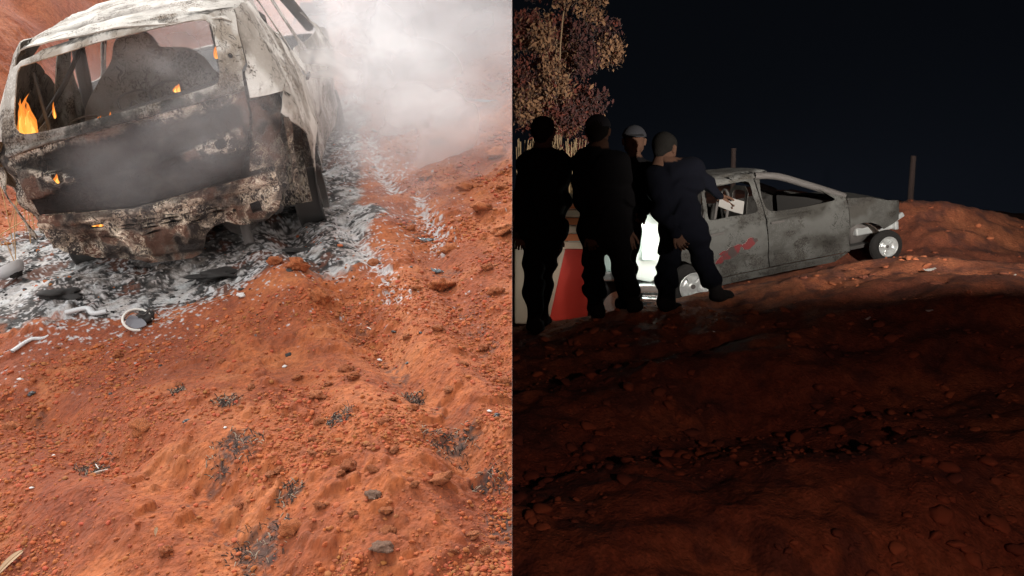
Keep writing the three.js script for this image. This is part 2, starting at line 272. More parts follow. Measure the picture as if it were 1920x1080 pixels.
// a pressed sheet: an outline with holes in a surface's own two coordinates, bent onto that surface, with thickness and edges
function sheet(outline, holes, surf, { step = 0.04, thick = 0.007, dent = 0.006, offs = null, col = null, s = 1 } = {}) {
  const ccw = (p, w) => (THREE.ShapeUtils.isClockWise(p) === w ? p.slice().reverse() : p);
  const out = ccw(dense(outline, step), true), hs = holes.map((h) => ccw(dense(h, step * 0.8), false));
  const flat = [...out, ...hs.flat()], faces = THREE.ShapeUtils.triangulateShape(out, hs), p0 = new Float32Array(faces.length * 9);
  faces.forEach((f, i) => f.forEach((k, j) => p0.set([flat[k].x, flat[k].y, 0], i * 9 + j * 3)));
  let g = new THREE.BufferGeometry(); g.setAttribute('position', new THREE.BufferAttribute(p0, 3)); lists.maxEdgeLength = step; g = lists.modify(g);
  const put = (u, v, back) => { const n = fbm(u * 3.1 + 9, v * 3.1 + s * 7, 400 + s, 3) - 0.5, m = fbm(u * 11, v * 11, 410 + s, 2) - 0.5, o = (offs ? offs(u, v) : 0) + dent * (2.4 * n + 0.8 * m); return surf(u, v, o - (back ? thick : 0)); };
  const src = g.attributes.position, pos = [], nor = [], uv = [], cl = [], e = 0.008;
  const push = (u, v, back) => {
    const P = put(u, v, back), n = put(u + e, v, back).sub(put(u - e, v, back)).cross(put(u, v + e, back).sub(put(u, v - e, back))).normalize(); if (back) n.negate();
    pos.push(P.x, P.y, P.z); nor.push(n.x, n.y, n.z); uv.push(u, v); const k = back ? [0.32, 0.3, 0.29] : col ? col(u, v) : [1, 1, 1]; cl.push(...k);
  };
  const flip = put(outline[0][0] + e, outline[0][1]).sub(put(outline[0][0], outline[0][1])).cross(put(outline[0][0], outline[0][1] + e).sub(put(outline[0][0], outline[0][1]))).dot(surf(outline[0][0], outline[0][1], 0.05).sub(surf(outline[0][0], outline[0][1], 0))) < 0;
  for (const back of [false, true]) for (let i = 0; i < src.count; i += 3) { const o = back !== flip ? [0, 2, 1] : [0, 1, 2]; for (const k of o) push(src.getX(i + k), src.getY(i + k), back); }
  if (flip) for (let i = 0; i < nor.length; i++) nor[i] *= -1;
  for (const ring of [out, ...hs]) for (let i = 0; i < ring.length; i++) {
    const a = ring[i], b = ring[(i + 1) % ring.length], A = put(a.x, a.y), B = put(b.x, b.y), C = put(b.x, b.y, true), D = put(a.x, a.y, true), n = B.clone().sub(A).cross(D.clone().sub(A)).normalize();
    for (const q of [A, B, C, A, C, D]) { pos.push(q.x, q.y, q.z); nor.push(n.x, n.y, n.z); uv.push(a.x, a.y); cl.push(0.8, 0.78, 0.75); }
  }
  const r = new THREE.BufferGeometry();
  for (const [k, a, w] of [['position', pos, 3], ['normal', nor, 3], ['uv', uv, 2], ['color', cl, 3]]) r.setAttribute(k, new THREE.BufferAttribute(new Float32Array(a), w));
  return r;
}
const circle = (x, y, r, n = 14, sq = 1) => Array.from({ length: n }, (_, i) => [x + r * Math.cos(i / n * 2 * Math.PI), y + r * sq * Math.sin(i / n * 2 * Math.PI)]);
const neg = (pts) => pts.map(([x, y]) => [-x, y]);
const WHITE = [1, 1, 1];
// soot: matter that lies in cloudy patches with broken edges
const soot = (u, v, k) => { const n = 0.6 * fbm(u * 5, v * 5, 501, 4) + 0.4 * fbm(u * 24, v * 24, 511, 3), m = ss(k + (n - 0.5) * 0.9, 0.42, 0.62); return mix3(WHITE, [0.055, 0.05, 0.047], m); };

const RIDGE = [[-0.7, 0.9], [-0.42, 0.94], [0.16, 0.99], [0.6, 1.015]];
const ridgeY = (s) => tbl(s, RIDGE.map((p) => p[0]), RIDGE.map((p) => p[1]));
function buildCar() {
  const car = new THREE.Group(), P = (name, g, m, label, to = car) => part(to, name, g, m, label);
  // --- tailgate
  const tgTop = [[-0.645, 0.905], [-0.42, 0.943], [0.16, 0.993], [0.603, 1.018], [0.63, 1.105], [0.665, 1.13], [0.71, 1.28], [0.77, 1.385], [0.4, 1.405], [-0.06, 1.395], [-0.5, 1.345], [-0.72, 1.275], [-0.7, 1.1]];
  const tgLow = [[-0.59, 0.6], [-0.11, 0.572], [0.45, 0.612], [0.49, 0.7], [0.53, 0.79], [0.58, 0.91], [0.602, 1.014], [0.16, 0.989], [-0.42, 0.939], [-0.645, 0.901], [-0.61, 0.85], [-0.59, 0.71]];
  const win = smooth([[-0.63, 1.26], [-0.57, 1.285], [-0.3, 1.315], [-0.09, 1.335], [0.25, 1.348], [0.51, 1.352], [0.57, 1.33], [0.55, 1.21], [0.51, 1.1], [0.46, 1.06], [0.03, 1.025], [-0.45, 0.995], [-0.55, 1.0], [-0.59, 1.05]], 0.025);
  const lampHoleL = smooth([[-0.44, 0.795], [-0.39, 0.8], [-0.38, 0.76], [-0.42, 0.75]], 0.012), lampHoleR = smooth([[0.375, 0.815], [0.425, 0.825], [0.43, 0.785], [0.385, 0.775]], 0.012);
  const inWedge = (u, v) => { const L = Math.min((u + 0.62) / 0.02, (-0.3 - u) / 0.05, (0.865 - 0.3 * (u + 0.61) - v) / 0.012, (v - (0.685 + 0.28 * Math.max(0, u + 0.53))) / 0.012), R = Math.min((u - 0.17) / 0.05, (0.53 - u) / 0.02, (0.8 + 0.2 * (u - 0.19) - v) / 0.012, (v - (0.745 + 0.0 * u)) / 0.012); return [clamp(L), clamp(R)]; };
  const tgOff = (u, v) => {
    const r = ridgeY(u), band = ss(v, r - 0.015, r + 0.01), plate = ss(0.5 - Math.abs(u - 0.0), 0, 0.06) * ss(r - 0.03 - v, 0, 0.02) * ss(v - 0.62, 0, 0.03);
    const w = inWedge(u, v); let o = 0.018 * band - 0.016 * plate * (1 - Math.max(...w)) + 0.014 * Math.max(...w);
    const lip = polyDist(u, v, [...win, win[0]]).d; o += 0.012 * ss(0.04 - lip, 0, 0.02); o -= 0.01 * ss(0.03 - Math.abs(v - r - 0.04), 0, 0.02);
    return o;
  };
  P('tailgate_frame', sheet(tgTop, [win, circle(0.605, 1.175, 0.013, 10)], body, { step: 0.022, offs: tgOff, s: 1, dent: 0.005, col: (u, v) => {
    const belt = ss(1.03 + 0.05 * u - v, -0.03, 0.03), groove = ss(v, 1.35 + 0.03 * u, 1.365 + 0.03 * u) * ss(1.395 + 0.02 * u - v, 0, 0.02);
    const k = 0.3 + 0.26 * belt * (1 - ss(Math.abs(u), 0.35, 0.6) * 0.6) + 0.3 * groove - 0.12 * ss(u, 0.4, 0.6), c = soot(u * 1.6, v * 1.6, k); return mix3(mix3(WHITE, [0.45, 0.38, 0.31], 0.75 * ss(fbm(u * 9, v * 9, 581, 4), 0.46, 0.6)), [0.07, 0.065, 0.06], 1 - c[0]).map((x) => x * mix(1, 0.62, belt)); } }), M.pale, 'scorched pale frame round the empty rear window');
  P('tailgate_panel', sheet(tgLow, [lampHoleL, lampHoleR], body, { step: 0.022, offs: tgOff, s: 1, dent: 0.005, col: (u, v) => {
    const r = ridgeY(u), w = Math.max(...inWedge(u, v)); let k = 0.15 + ss(r - v, 0.0, 0.07) * ss(0.62 - Math.abs(u + 0.05) * 0.95, 0, 0.14) * 0.9; k = Math.max(k, 0.8 * ss(r - v, 0.1, 0.2)) * (1 - 0.8 * w);
    return soot(u, v, k); } }), M.flaky, 'soot blackened lower tailgate with lamp recesses');
  // --- bumper carrier panel with its stepped lower edge
  const bp = [[-0.6, 0.592], [-0.11, 0.562], [0.45, 0.6], [0.6, 0.615], [0.625, 0.6], [0.63, 0.47], [0.6, 0.4], [0.53, 0.352], [0.46, 0.342], [0.38, 0.355], [0.32, 0.388], [0.24, 0.375], [0.185, 0.335], [0.14, 0.245], [0.07, 0.222], [-0.22, 0.248], [-0.44, 0.298], [-0.6, 0.385], [-0.645, 0.46], [-0.635, 0.55]];
  const rib = (u, c, w) => Math.exp(-((u - c) ** 2) / (w * w));
  P('bumper_panel', sheet(bp, [[[0.458, 0.468], [0.512, 0.474], [0.514, 0.412], [0.462, 0.406]], circle(0.375, 0.45, 0.011, 10), smooth([[-0.385, 0.492], [-0.31, 0.497], [-0.31, 0.478], [-0.385, 0.473]], 0.01)], body, { step: 0.022, s: 2, dent: 0.012, offs: (u, v) => {
    const low = ss(0.5 - v, 0, 0.12); let o = 0.016 * (rib(u, -0.12, 0.022) + rib(u, -0.01, 0.018) + rib(u, 0.1, 0.022)) * ss(v - 0.3, 0, 0.06) * ss(0.58 - v, 0, 0.05);
    o += 0.03 * ss(u + 0.3 - (0.45 - v) * 0.4, 0, 0.06) * low * ss(0.2 - u, 0, 0.06); o -= 0.022 * Math.exp(-(((u + 0.42) / 0.1) ** 2) - ((v - 0.41) / 0.06) ** 2); o += 0.014 * ss(0.03 - Math.abs(v - 0.545 - 0.05 * (u > 0.2 ? u - 0.2 : 0)), 0, 0.015); o += 0.016 * ss(0.03 - Math.abs(v - 0.3 + 0.1 * u), 0, 0.02) * ss(0.16 - u, 0, 0.04);
    o += 0.018 * ss(u - 0.3, 0, 0.05) * ss(0.52 - v, 0, 0.02); return o; }, col: (u, v) => { const c = soot(u, v, 0.26 + 0.3 * Math.exp(-(((u + 0.4) / 0.12) ** 2) - ((v - 0.4) / 0.07) ** 2) + 0.22 * ss(v, 0.53, 0.58) + 0.12 * ss(0.29 - v, 0, 0.05) + 0.16 * ss(fbm(u * 9 - v * 3, v * 4, 586, 3), 0.45, 0.6)), br = ss(fbm(u * 7 + v * 4, v * 9, 587, 4), 0.36, 0.55), streak = Math.exp(-(((u + 0.24 + (v - 0.4) * 0.7) / 0.035) ** 2)); const w = clamp(0.9 * streak + 0.5 * (1 - br)); return mix3(mix3([1.05, 1.0, 0.95], [2.3, 2.3, 2.25], w), [0.16, 0.15, 0.14], 1 - c[0]); } }), M.flaky, 'bare bumper carrier panel with ribs and a stepped lower edge');
  // --- right and left corners: lamp pocket, torn edge strip
  for (const g of [1, -1]) {
    const mir = g > 0 ? (p) => p : neg, sf = body;
    P('lamp_pocket', sheet(mir([[0.607, 0.975], [0.72, 0.985], [0.86, 0.985], [0.82, 0.9], [0.745, 0.865], [0.735, 0.8], [0.72, 0.62], [0.7, 0.48], [0.635, 0.46], [0.632, 0.62], [0.5, 0.62], [0.54, 0.76], [0.59, 0.9]]), [mir(circle(0.67, 0.93, 0.012, 8)), mir(circle(0.66, 0.56, 0.02, 8))], (a, b, o) => sf(a, b, o - 0.03), { step: 0.028, dent: 0.02, s: 3 + g, offs: (u, v) => 0.02 * Math.sin(v * 31) * ss(Math.abs(u) - 0.6, 0, 0.1), col: (u, v) => soot(u, v, 0.3 + 0.2 * Math.exp(-(((Math.abs(u) - 0.68) / 0.07) ** 2) - ((v - 0.85) / 0.1) ** 2)) }), M.flaky);
    P('torn_edge', sheet(mir([[0.735, 0.86], [0.77, 0.85], [0.775, 0.76], [0.755, 0.66], [0.75, 0.55], [0.755, 0.46], [0.735, 0.45], [0.725, 0.48], [0.715, 0.46], [0.7, 0.465], [0.71, 0.58], [0.725, 0.7]]), [], (a, b, o) => sf(a, b, o - 0.005), { step: 0.02, dent: 0.05, s: 7 + g }), M.flaky);
    // inner wheelhouse, seen pale inside the opening
    P('wheel_house', sheet([[0.0, 0.38], [0.0, 0.72], [0.55, 0.72], [0.55, 0.38]], [], (t, x, o) => { const a = Math.PI * (0.02 + t * 1.75), r = 0.39 + o; return V(g * x, 0.3 + r * Math.sin(a), -(0.76 - r * Math.cos(a))); }, { step: 0.05, dent: 0.02, s: 9, col: () => [0.6, 0.6, 0.6] }), M.flaky);
    P('wheel_house', sheet([[0.0, 0.38], [0.0, 0.66], [0.55, 0.66], [0.55, 0.38]], [], (t, x, o) => { const a = Math.PI * (0.02 + t * 1.75), r = 0.36 + o; return V(g * x, 0.3 + r * Math.sin(a), -(3.08 - r * Math.cos(a))); }, { step: 0.06, dent: 0.02, s: 10 }), M.flaky);
    // --- quarter panel with the C-pillar
    const arch = (dc, a0, a1, r, n = 9, yc = 0.3) => Array.from({ length: n }, (_, i) => { const a = mix(a0, a1, i / (n - 1)); return [sOf(dc - r * Math.cos(a)), yc + r * Math.sin(a)]; });
    const dq = 1.22, roofY = (d) => Math.min(1.43, tbl(d, ROOFD, ROOFY) - 0.07);
    const q = [[0.615, 0.985], [0.645, 1.1], [0.68, 1.13], [0.725, 1.28], [0.785, 1.385], [0.95, 1.4], [sOf(0.7), roofY(0.7)], [sOf(1.0), roofY(1.0)], [sOf(dq), roofY(dq)], [sOf(dq), 1.385], [sOf(0.95), 1.385], [sOf(0.78), 1.37], [sOf(0.64), 1.305], [sOf(0.66), 1.275], [sOf(0.8), 1.235], [sOf(1.0), 1.0 + 0.14], [sOf(dq), 1.0], [sOf(dq), 0.33], [sOf(1.145), 0.33], ...arch(0.76, 3.0, 0.45, 0.375, 12), [0.985, 0.7], [0.865, 0.775], [0.78, 0.835], [0.745, 0.88], [0.82, 0.97], [0.72, 0.978]];
    P('quarter_panel', sheet(mir(q), [], sf, { step: 0.03, s: 11 + g, dent: 0.003, offs: (u, v) => { const a = Math.abs(u); return 0.012 * ss(0.03 - Math.abs(v - 1.0 - 0.28 * (a - 0.9)), 0, 0.03) - 0.008 * ss(0.02 - Math.abs(a - 0.95 - (1.15 - v) * 0.9), 0, 0.015) + 0.018 * Math.exp(-(((a - 1.35) / 0.3) ** 2) - ((v - 0.66) / 0.08) ** 2); }, col: (u, v) => { const a = Math.abs(u); return mix3(WHITE, [0.45, 0.41, 0.37], 0.8 * ss(fbm(u * 6, v * 6, 521, 4) + 0.25 * ss(a, 1.5, 0.9) - 0.1, 0.55, 0.65)); } }), M.skin, 'ash grey rear quarter panel');
    // --- doors: skins with window openings, sill, fender
    const door = (d0, d1, name, ws, y0) => { const o = [[sOf(d0 + 0.008), y0[0]], [sOf(d0 + 0.008), 1.0], [sOf(d0 + (ws ? 0.01 : 0.01)), roofY(d0)], ...[0.25, 0.5, 0.75].map((t) => [sOf(mix(d0, d1, t)), ws ? Math.min(roofY(mix(d0, d1, t)), 1.43 - Math.max(0, mix(d0, d1, t) - 2.12) * 0.58) : roofY(mix(d0, d1, t))]), [sOf(d1 - 0.004), ws ? 1.0 : roofY(d1)], [sOf(d1 - 0.004), 0.34], [sOf(d0 + 0.15), 0.34]];
      const wdw = ws ? smooth([[sOf(d0 + 0.07), 1.0], [sOf(d0 + 0.07), 1.37], [sOf(d0 + 0.32), 1.375], [sOf(d0 + 0.5), 1.29], [sOf(d0 + 0.78), 1.06], [sOf(d0 + 0.8), 0.985]]) : smooth([[sOf(d0 + 0.07), 1.03], [sOf(d0 + 0.06), 1.2], [sOf(d0 + 0.07), 1.355], [sOf(d0 + 0.35), 1.375], [sOf(d1 - 0.08), 1.365], [sOf(d1 - 0.07), 1.2], [sOf(d1 - 0.08), 1.015], [sOf(d0 + 0.35), 1.02]]);
      const dr = P(name, sheet(mir(o), [mir(wdw)], sf, { step: 0.05, s: 13 + (ws ? 1 : 0), dent: 0.004, offs: (u, v) => 0.012 * ss(0.025 - Math.abs(v - 0.9), 0, 0.02) - 0.012 * ss(0.05 - Math.abs(v - 0.48), 0, 0.05), col: (u, v) => mix3(WHITE, [0.4, 0.37, 0.33], ss(fbm(u * 2.5, v * 4, 531, 4), 0.45, 0.62)) }), M.skin);
      const hp = sf(g * sOf(d0 + 0.12), 0.86, 0.02), hg = xf(new RoundedBoxGeometry(0.02, 0.03, 0.16, 2, 0.008), hp.x, hp.y, hp.z); tint(hg, () => WHITE); P('handle', hg, M.iron, null, dr); return dr; };
    door(1.22, 1.95, 'rear_door', false, [0.34]); door(1.95, 2.92, 'front_door', true, [0.34]);
    P('fender', sheet(mir([[sOf(2.925), 0.36], [sOf(2.925), 0.985], [sOf(3.2), 0.95], [sOf(3.42), 0.87], [sOf(3.44) + 0.15, 0.84], [sOf(3.44) + 0.3, 0.8], [sOf(3.44) + 0.46, 0.77], [sOf(3.44) + 0.48, 0.68], [sOf(3.44) + 0.34, 0.63], [sOf(3.44) + 0.12, 0.6], ...arch(3.08, 2.45, -0.02, 0.36, 10)]), [], sf, { step: 0.045, s: 15, dent: 0.01, col: (u, v) => mix3(WHITE, [0.55, 0.5, 0.46], ss(fbm(u * 5, v * 5, 541, 3), 0.5, 0.62)) }), M.skin);
    P('sill', sheet(mir([[sOf(1.2), 0.24], [sOf(1.14), 0.33], [sOf(2.9), 0.33], [sOf(2.74), 0.24]]), [], (a, b, o) => sf(a, b, o - 0.01), { step: 0.08, s: 16, dent: 0.01 }), M.skin);
    // wheels without tyres
    for (const [zc, yc] of [[-0.76, 0.245], [-3.08, 0.26]]) {
      const prof = [[0.03, 0.05], [0.06, 0.055], [0.075, 0.02], [0.12, -0.005], [0.15, 0.03], [0.168, 0.075], [0.186, 0.08], [0.186, 0.068], [0.172, 0.06], [0.16, -0.06], [0.186, -0.075]].map(([r, y]) => new THREE.Vector2(r, y));
      const w = new THREE.Group(); w.name = 'wheel'; car.add(w); w.position.set(g * 0.66, yc, zc); w.rotation.z = -g * Math.PI / 2;
      part(w, 'rim', tint(new THREE.LatheGeometry(prof, 32), () => WHITE), M.rim);
      const sp = merge([0, 1, 2, 3, 4].map((i) => { const b = new RoundedBoxGeometry(0.05, 0.022, 0.12, 2, 0.008); b.translate(0, 0.035, 0.1); return b.rotateY(i * 2 * Math.PI / 5); })); part(w, 'spokes', sp, M.rim);
      part(w, 'hub', merge([new THREE.CylinderGeometry(0.06, 0.07, 0.09, 16), xf(new THREE.CylinderGeometry(0.11, 0.11, 0.02, 24), 0, -0.02, 0), xf(new THREE.CylinderGeometry(0.03, 0.03, 0.3, 10), 0, -0.2, 0)]), M.iron);
    }
  }
  // --- roof, hood, pillars
  P('roof', sheet([[-0.53, 0.44], [-0.2, 0.36], [0.2, 0.33], [0.55, 0.38], [0.57, 0.9], [0.575, 1.6], [0.56, 2.1], [0.45, 2.17], [0, 2.2], [-0.45, 2.17], [-0.56, 2.1], [-0.575, 1.6], [-0.57, 0.9], [-0.575, 0.5]], [], roofAt, { step: 0.045, s: 17, dent: 0.012, offs: (u, v) => -0.022 * Math.exp(-((Math.abs(u) - 0.44) ** 2) / 0.0004) * ss(v, 0.5, 0.6) - 0.02 * Math.exp(-((v - 0.62 - 0.1 * u) ** 2) / 0.0002), col: (u, v) => mix3(WHITE, [0.3, 0.27, 0.25], 0.9 * ss(fbm(u * 7, v * 7, 551, 4) + 0.35 * Math.exp(-((v - 0.6 - 0.1 * u) ** 2) / 0.0012), 0.66, 0.74)) }), M.pale, 'scorched pale grey roof');
  P('hood', sheet([[-0.66, 3.0], [-0.3, 2.96], [0.3, 2.96], [0.66, 3.0], [0.68, 3.4], [0.6, 3.66], [0.3, 3.76], [-0.3, 3.76], [-0.6, 3.66], [-0.68, 3.4]], [], hoodAt, { step: 0.06, s: 18, dent: 0.014 }), M.skin);
  for (const g of [1, -1]) P('pillar', tube([[g * 0.55, 1.42, -1.95], [g * 0.57, 1.37, -2.2], [g * 0.61, 1.22, -2.52], [g * 0.66, 1.0, -2.95]], 0.042, 14, 8), M.iron);
  // --- nose: bare carrier, crossbeam, engine lump
  P('front_beam', merge([xf(new RoundedBoxGeometry(1.2, 0.11, 0.05, 2, 0.015), 0, 0.5, -3.66), xf(new RoundedBoxGeometry(0.08, 0.1, 0.5, 2, 0.02), 0.5, 0.5, -3.42), xf(new RoundedBoxGeometry(0.08, 0.1, 0.5, 2, 0.02), -0.5, 0.5, -3.42), xf(new RoundedBoxGeometry(0.05, 0.06, 0.16, 2, 0.015), 0.68, 0.62, -3.6, 0.4)]), M.rim);
  P('engine', xf(lump(3, 5, 0.5), 0.05, 0.55, -3.25, 0, 0, 0, [0.38, 0.26, 0.3]), M.iron);
  // --- inside
  const slab = (w, h, d, x, y, z, rx = 0, ry = 0, rz = 0) => xf(new RoundedBoxGeometry(w, h, d, 2, Math.min(w, h, d) * 0.3), x, y, z, rx, ry, rz);
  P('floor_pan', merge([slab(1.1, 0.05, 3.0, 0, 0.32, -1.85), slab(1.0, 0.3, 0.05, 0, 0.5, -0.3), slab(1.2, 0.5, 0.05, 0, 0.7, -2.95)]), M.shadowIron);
  const seatSurf = (x, y, o) => V(x, y, -1.02 - 0.25 * (y - 0.5) + o);
  P('seat_panel', sheet(smooth([[-0.56, 0.5], [-0.58, 0.9], [-0.36, 1.16], [-0.3, 1.27], [-0.12, 1.29], [-0.05, 1.2], [0.1, 1.17], [0.19, 1.1], [0.25, 1.0], [0.36, 0.965], [0.55, 0.95], [0.56, 0.5]], 0.03), [], seatSurf, { step: 0.035, s: 19, dent: 0.02, offs: (u, v) => 0.014 * Math.sin(u * 22) * ss(1.1 - v, 0, 0.2) + 0.01 * Math.sin(v * 20), col: (u, v) => mix3([0.62, 0.63, 0.65], [0.42, 0.41, 0.41], ss(fbm(u * 5, v * 5, 561, 4), 0.45, 0.65)) }), M.skin, 'bent grey back panel of the rear seat');
  P('seat_panel', sheet([[0.1, 0.7], [0.12, 1.22], [0.2, 1.3], [0.42, 1.3], [0.5, 1.22], [0.52, 0.7]], [smooth([[0.2, 1.12], [0.2, 1.24], [0.42, 1.24], [0.42, 1.12]], 0.03)], (x, y, o) => V(x, y, -1.75 - 0.2 * (y - 0.5) + o), { step: 0.05, s: 20, dent: 0.01, col: () => [0.45, 0.43, 0.42] }), M.skin);
  P('seat_frame', tube([[0.24, 0.9, -1.6], [0.26, 1.2, -1.68], [0.36, 1.29, -1.7], [0.46, 1.2, -1.68], [0.48, 0.9, -1.6]], 0.016), M.iron); P('seat_frame', tube([[-0.5, 0.8, -1.7], [-0.48, 1.2, -1.78], [-0.36, 1.28, -1.8], [-0.24, 1.2, -1.78], [-0.22, 0.8, -1.7]], 0.016), M.iron);
  P('cross_bar', tube([[-0.22, 0.955, -0.52], [0.1, 0.99, -0.54], [0.53, 1.045, -0.56]], 0.017), M.iron); P('cross_bar', tube([[-0.2, 0.9, -0.6], [0.1, 0.93, -0.62], [0.5, 0.99, -0.62]], 0.012), M.iron);
  P('seat_springs', merge([[-0.12, 0.99], [0.06, 1.01], [-0.42, 0.9]].flatMap(([x, y]) => [tube([[x - 0.08, y - 0.06, -0.62], [x - 0.08, y + 0.03, -0.62], [x + 0.08, y + 0.05, -0.62], [x + 0.08, y - 0.05, -0.6]], 0.006, 20, 5), tube([[x - 0.05, y - 0.08, -0.58], [x, y + 0.01, -0.6], [x + 0.05, y - 0.06, -0.56]], 0.005, 16, 5)]).concat([0.12, 0.2, 0.3, 0.41].map((x) => tube([[x, 1.0, -0.56], [x + 0.02, 0.9, -0.5], [x + 0.03, 0.8, -0.42]], 0.008, 12, 5)))), M.iron);
  // left inner side: pale C-pillar inner panel with ribs, seen through the window
  const inner = (z, y, o) => V(-0.6 + 0.12 * (y - 0.9) * (y > 0.9 ? 1 : 0) + o, y, z);
  P('inner_panel', sheet([[-0.5, 0.55], [-0.45, 0.95], [-0.75, 1.02], [-0.98, 1.3], [-1.12, 1.32], [-1.2, 0.9], [-1.2, 0.55]], [smooth([[-0.62, 0.78], [-0.66, 0.9], [-0.76, 0.9], [-0.76, 0.76]], 0.02), circle(-1.02, 0.82, 0.03, 10)], inner, { step: 0.04, s: 21, dent: 0.012, offs: (z, y) => 0.02 * Math.exp(-((z + 1.0 + (y - 1) * 0.3) ** 2) / 0.002), col: (u, v) => mix3([0.85, 0.84, 0.82], [0.4, 0.36, 0.33], ss(fbm(u * 6, v * 6, 571, 4), 0.5, 0.65)) }), M.pale);
  P('inner_pillar', merge([slab(0.06, 0.5, 0.1, -0.55, 1.14, -1.24, 0.18, 0, -0.2), slab(0.03, 0.46, 0.03, -0.5, 1.12, -1.15, 0.18, 0, -0.2)]), M.iron);
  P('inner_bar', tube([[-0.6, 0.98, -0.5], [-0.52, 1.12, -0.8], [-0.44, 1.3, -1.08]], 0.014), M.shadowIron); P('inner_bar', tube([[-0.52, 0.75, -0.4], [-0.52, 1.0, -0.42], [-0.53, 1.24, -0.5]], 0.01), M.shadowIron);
  P('rubble', merge(Array.from({ length: 34 }, (_, i) => xf(lump(1, 50 + i, 0.5), rr(-0.55, 0.35), 0.6 + rr(0, 0.3) * (1 - Math.abs(rr(-0.4, 0.6))), rr(-0.9, -0.3), rr(0, 6), rr(0, 6), 0, rr(0.05, 0.13)))), M.char, 'charred rubble heaped in the boot');
  P('underside', merge([xf(new THREE.CylinderGeometry(0.1, 0.1, 0.04, 24), 0.3, 0.3, -0.42, Math.PI / 2), tube([[0.36, 0.2, -0.2], [0.35, 0.28, -0.25], [0.34, 0.36, -0.4]], 0.028), xf(new THREE.CylinderGeometry(0.035, 0.035, 1.3, 10), 0, 0.27, -0.76, 0, 0, Math.PI / 2)]), M.iron);
  return car;
}
const burntCar = add(buildCar(), 'burnt_car', 'burnt out hatchback seen from behind in daylight, flames in its rear window', 'car');
const nightCar = burntCar.clone();
burntCar.applyMatrix4(carFrame);

// the burnt car stands in its own ashes: wheels darkened, shade of their openings put into the colour
for (const w of burntCar.children.filter((c) => c.name === 'wheel')) for (const m of w.children) m.material = M.shadowIron;

// ------------------------------------------------------------------ loose soil, stones, ash and debris on the track
const onTrack = (a, b, lift = 0) => { const p = V(a, slopeY, b).applyMatrix4(carFrame); p.y = dayY(p.x, p.z) + lift; return p; };
const inst = (geo, m, list, colours, name, label, category) => {
  const o = new THREE.InstancedMesh(geo, m, list.length); list.forEach((x, i) => { o.setMatrixAt(i, x); if (colours) o.setColorAt(i, colours[i]); });
  return add(o, name, label, category, null, 'stuff');
};
const place = (p, s, sx = 1, sy = 1, sz = 1) => new THREE.Matrix4().compose(p, new THREE.Quaternion().setFromEuler(new THREE.Euler(rr(-0.5, 0.5), rr(0, 6.28), rr(-0.5, 0.5))), V(s * sx, s * sy, s * sz));
const tiltAny = (p, s, sx, sy, sz) => new THREE.Matrix4().compose(p, new THREE.Quaternion().setFromEuler(new THREE.Euler(rr(-3, 3), rr(0, 6.28), rr(-3, 3))), V(s * sx, s * sy, s * sz));
const crumbMat = mat({ color: rgb(1, 1, 1), roughness: 1, side: THREE.FrontSide });
const clodMat = mat({ map: reps(soilGrain, 1), vertexColors: true, roughness: 1, bumpMap: reps(soilBump, 1.2), bumpScale: 0.01, side: THREE.FrontSide });
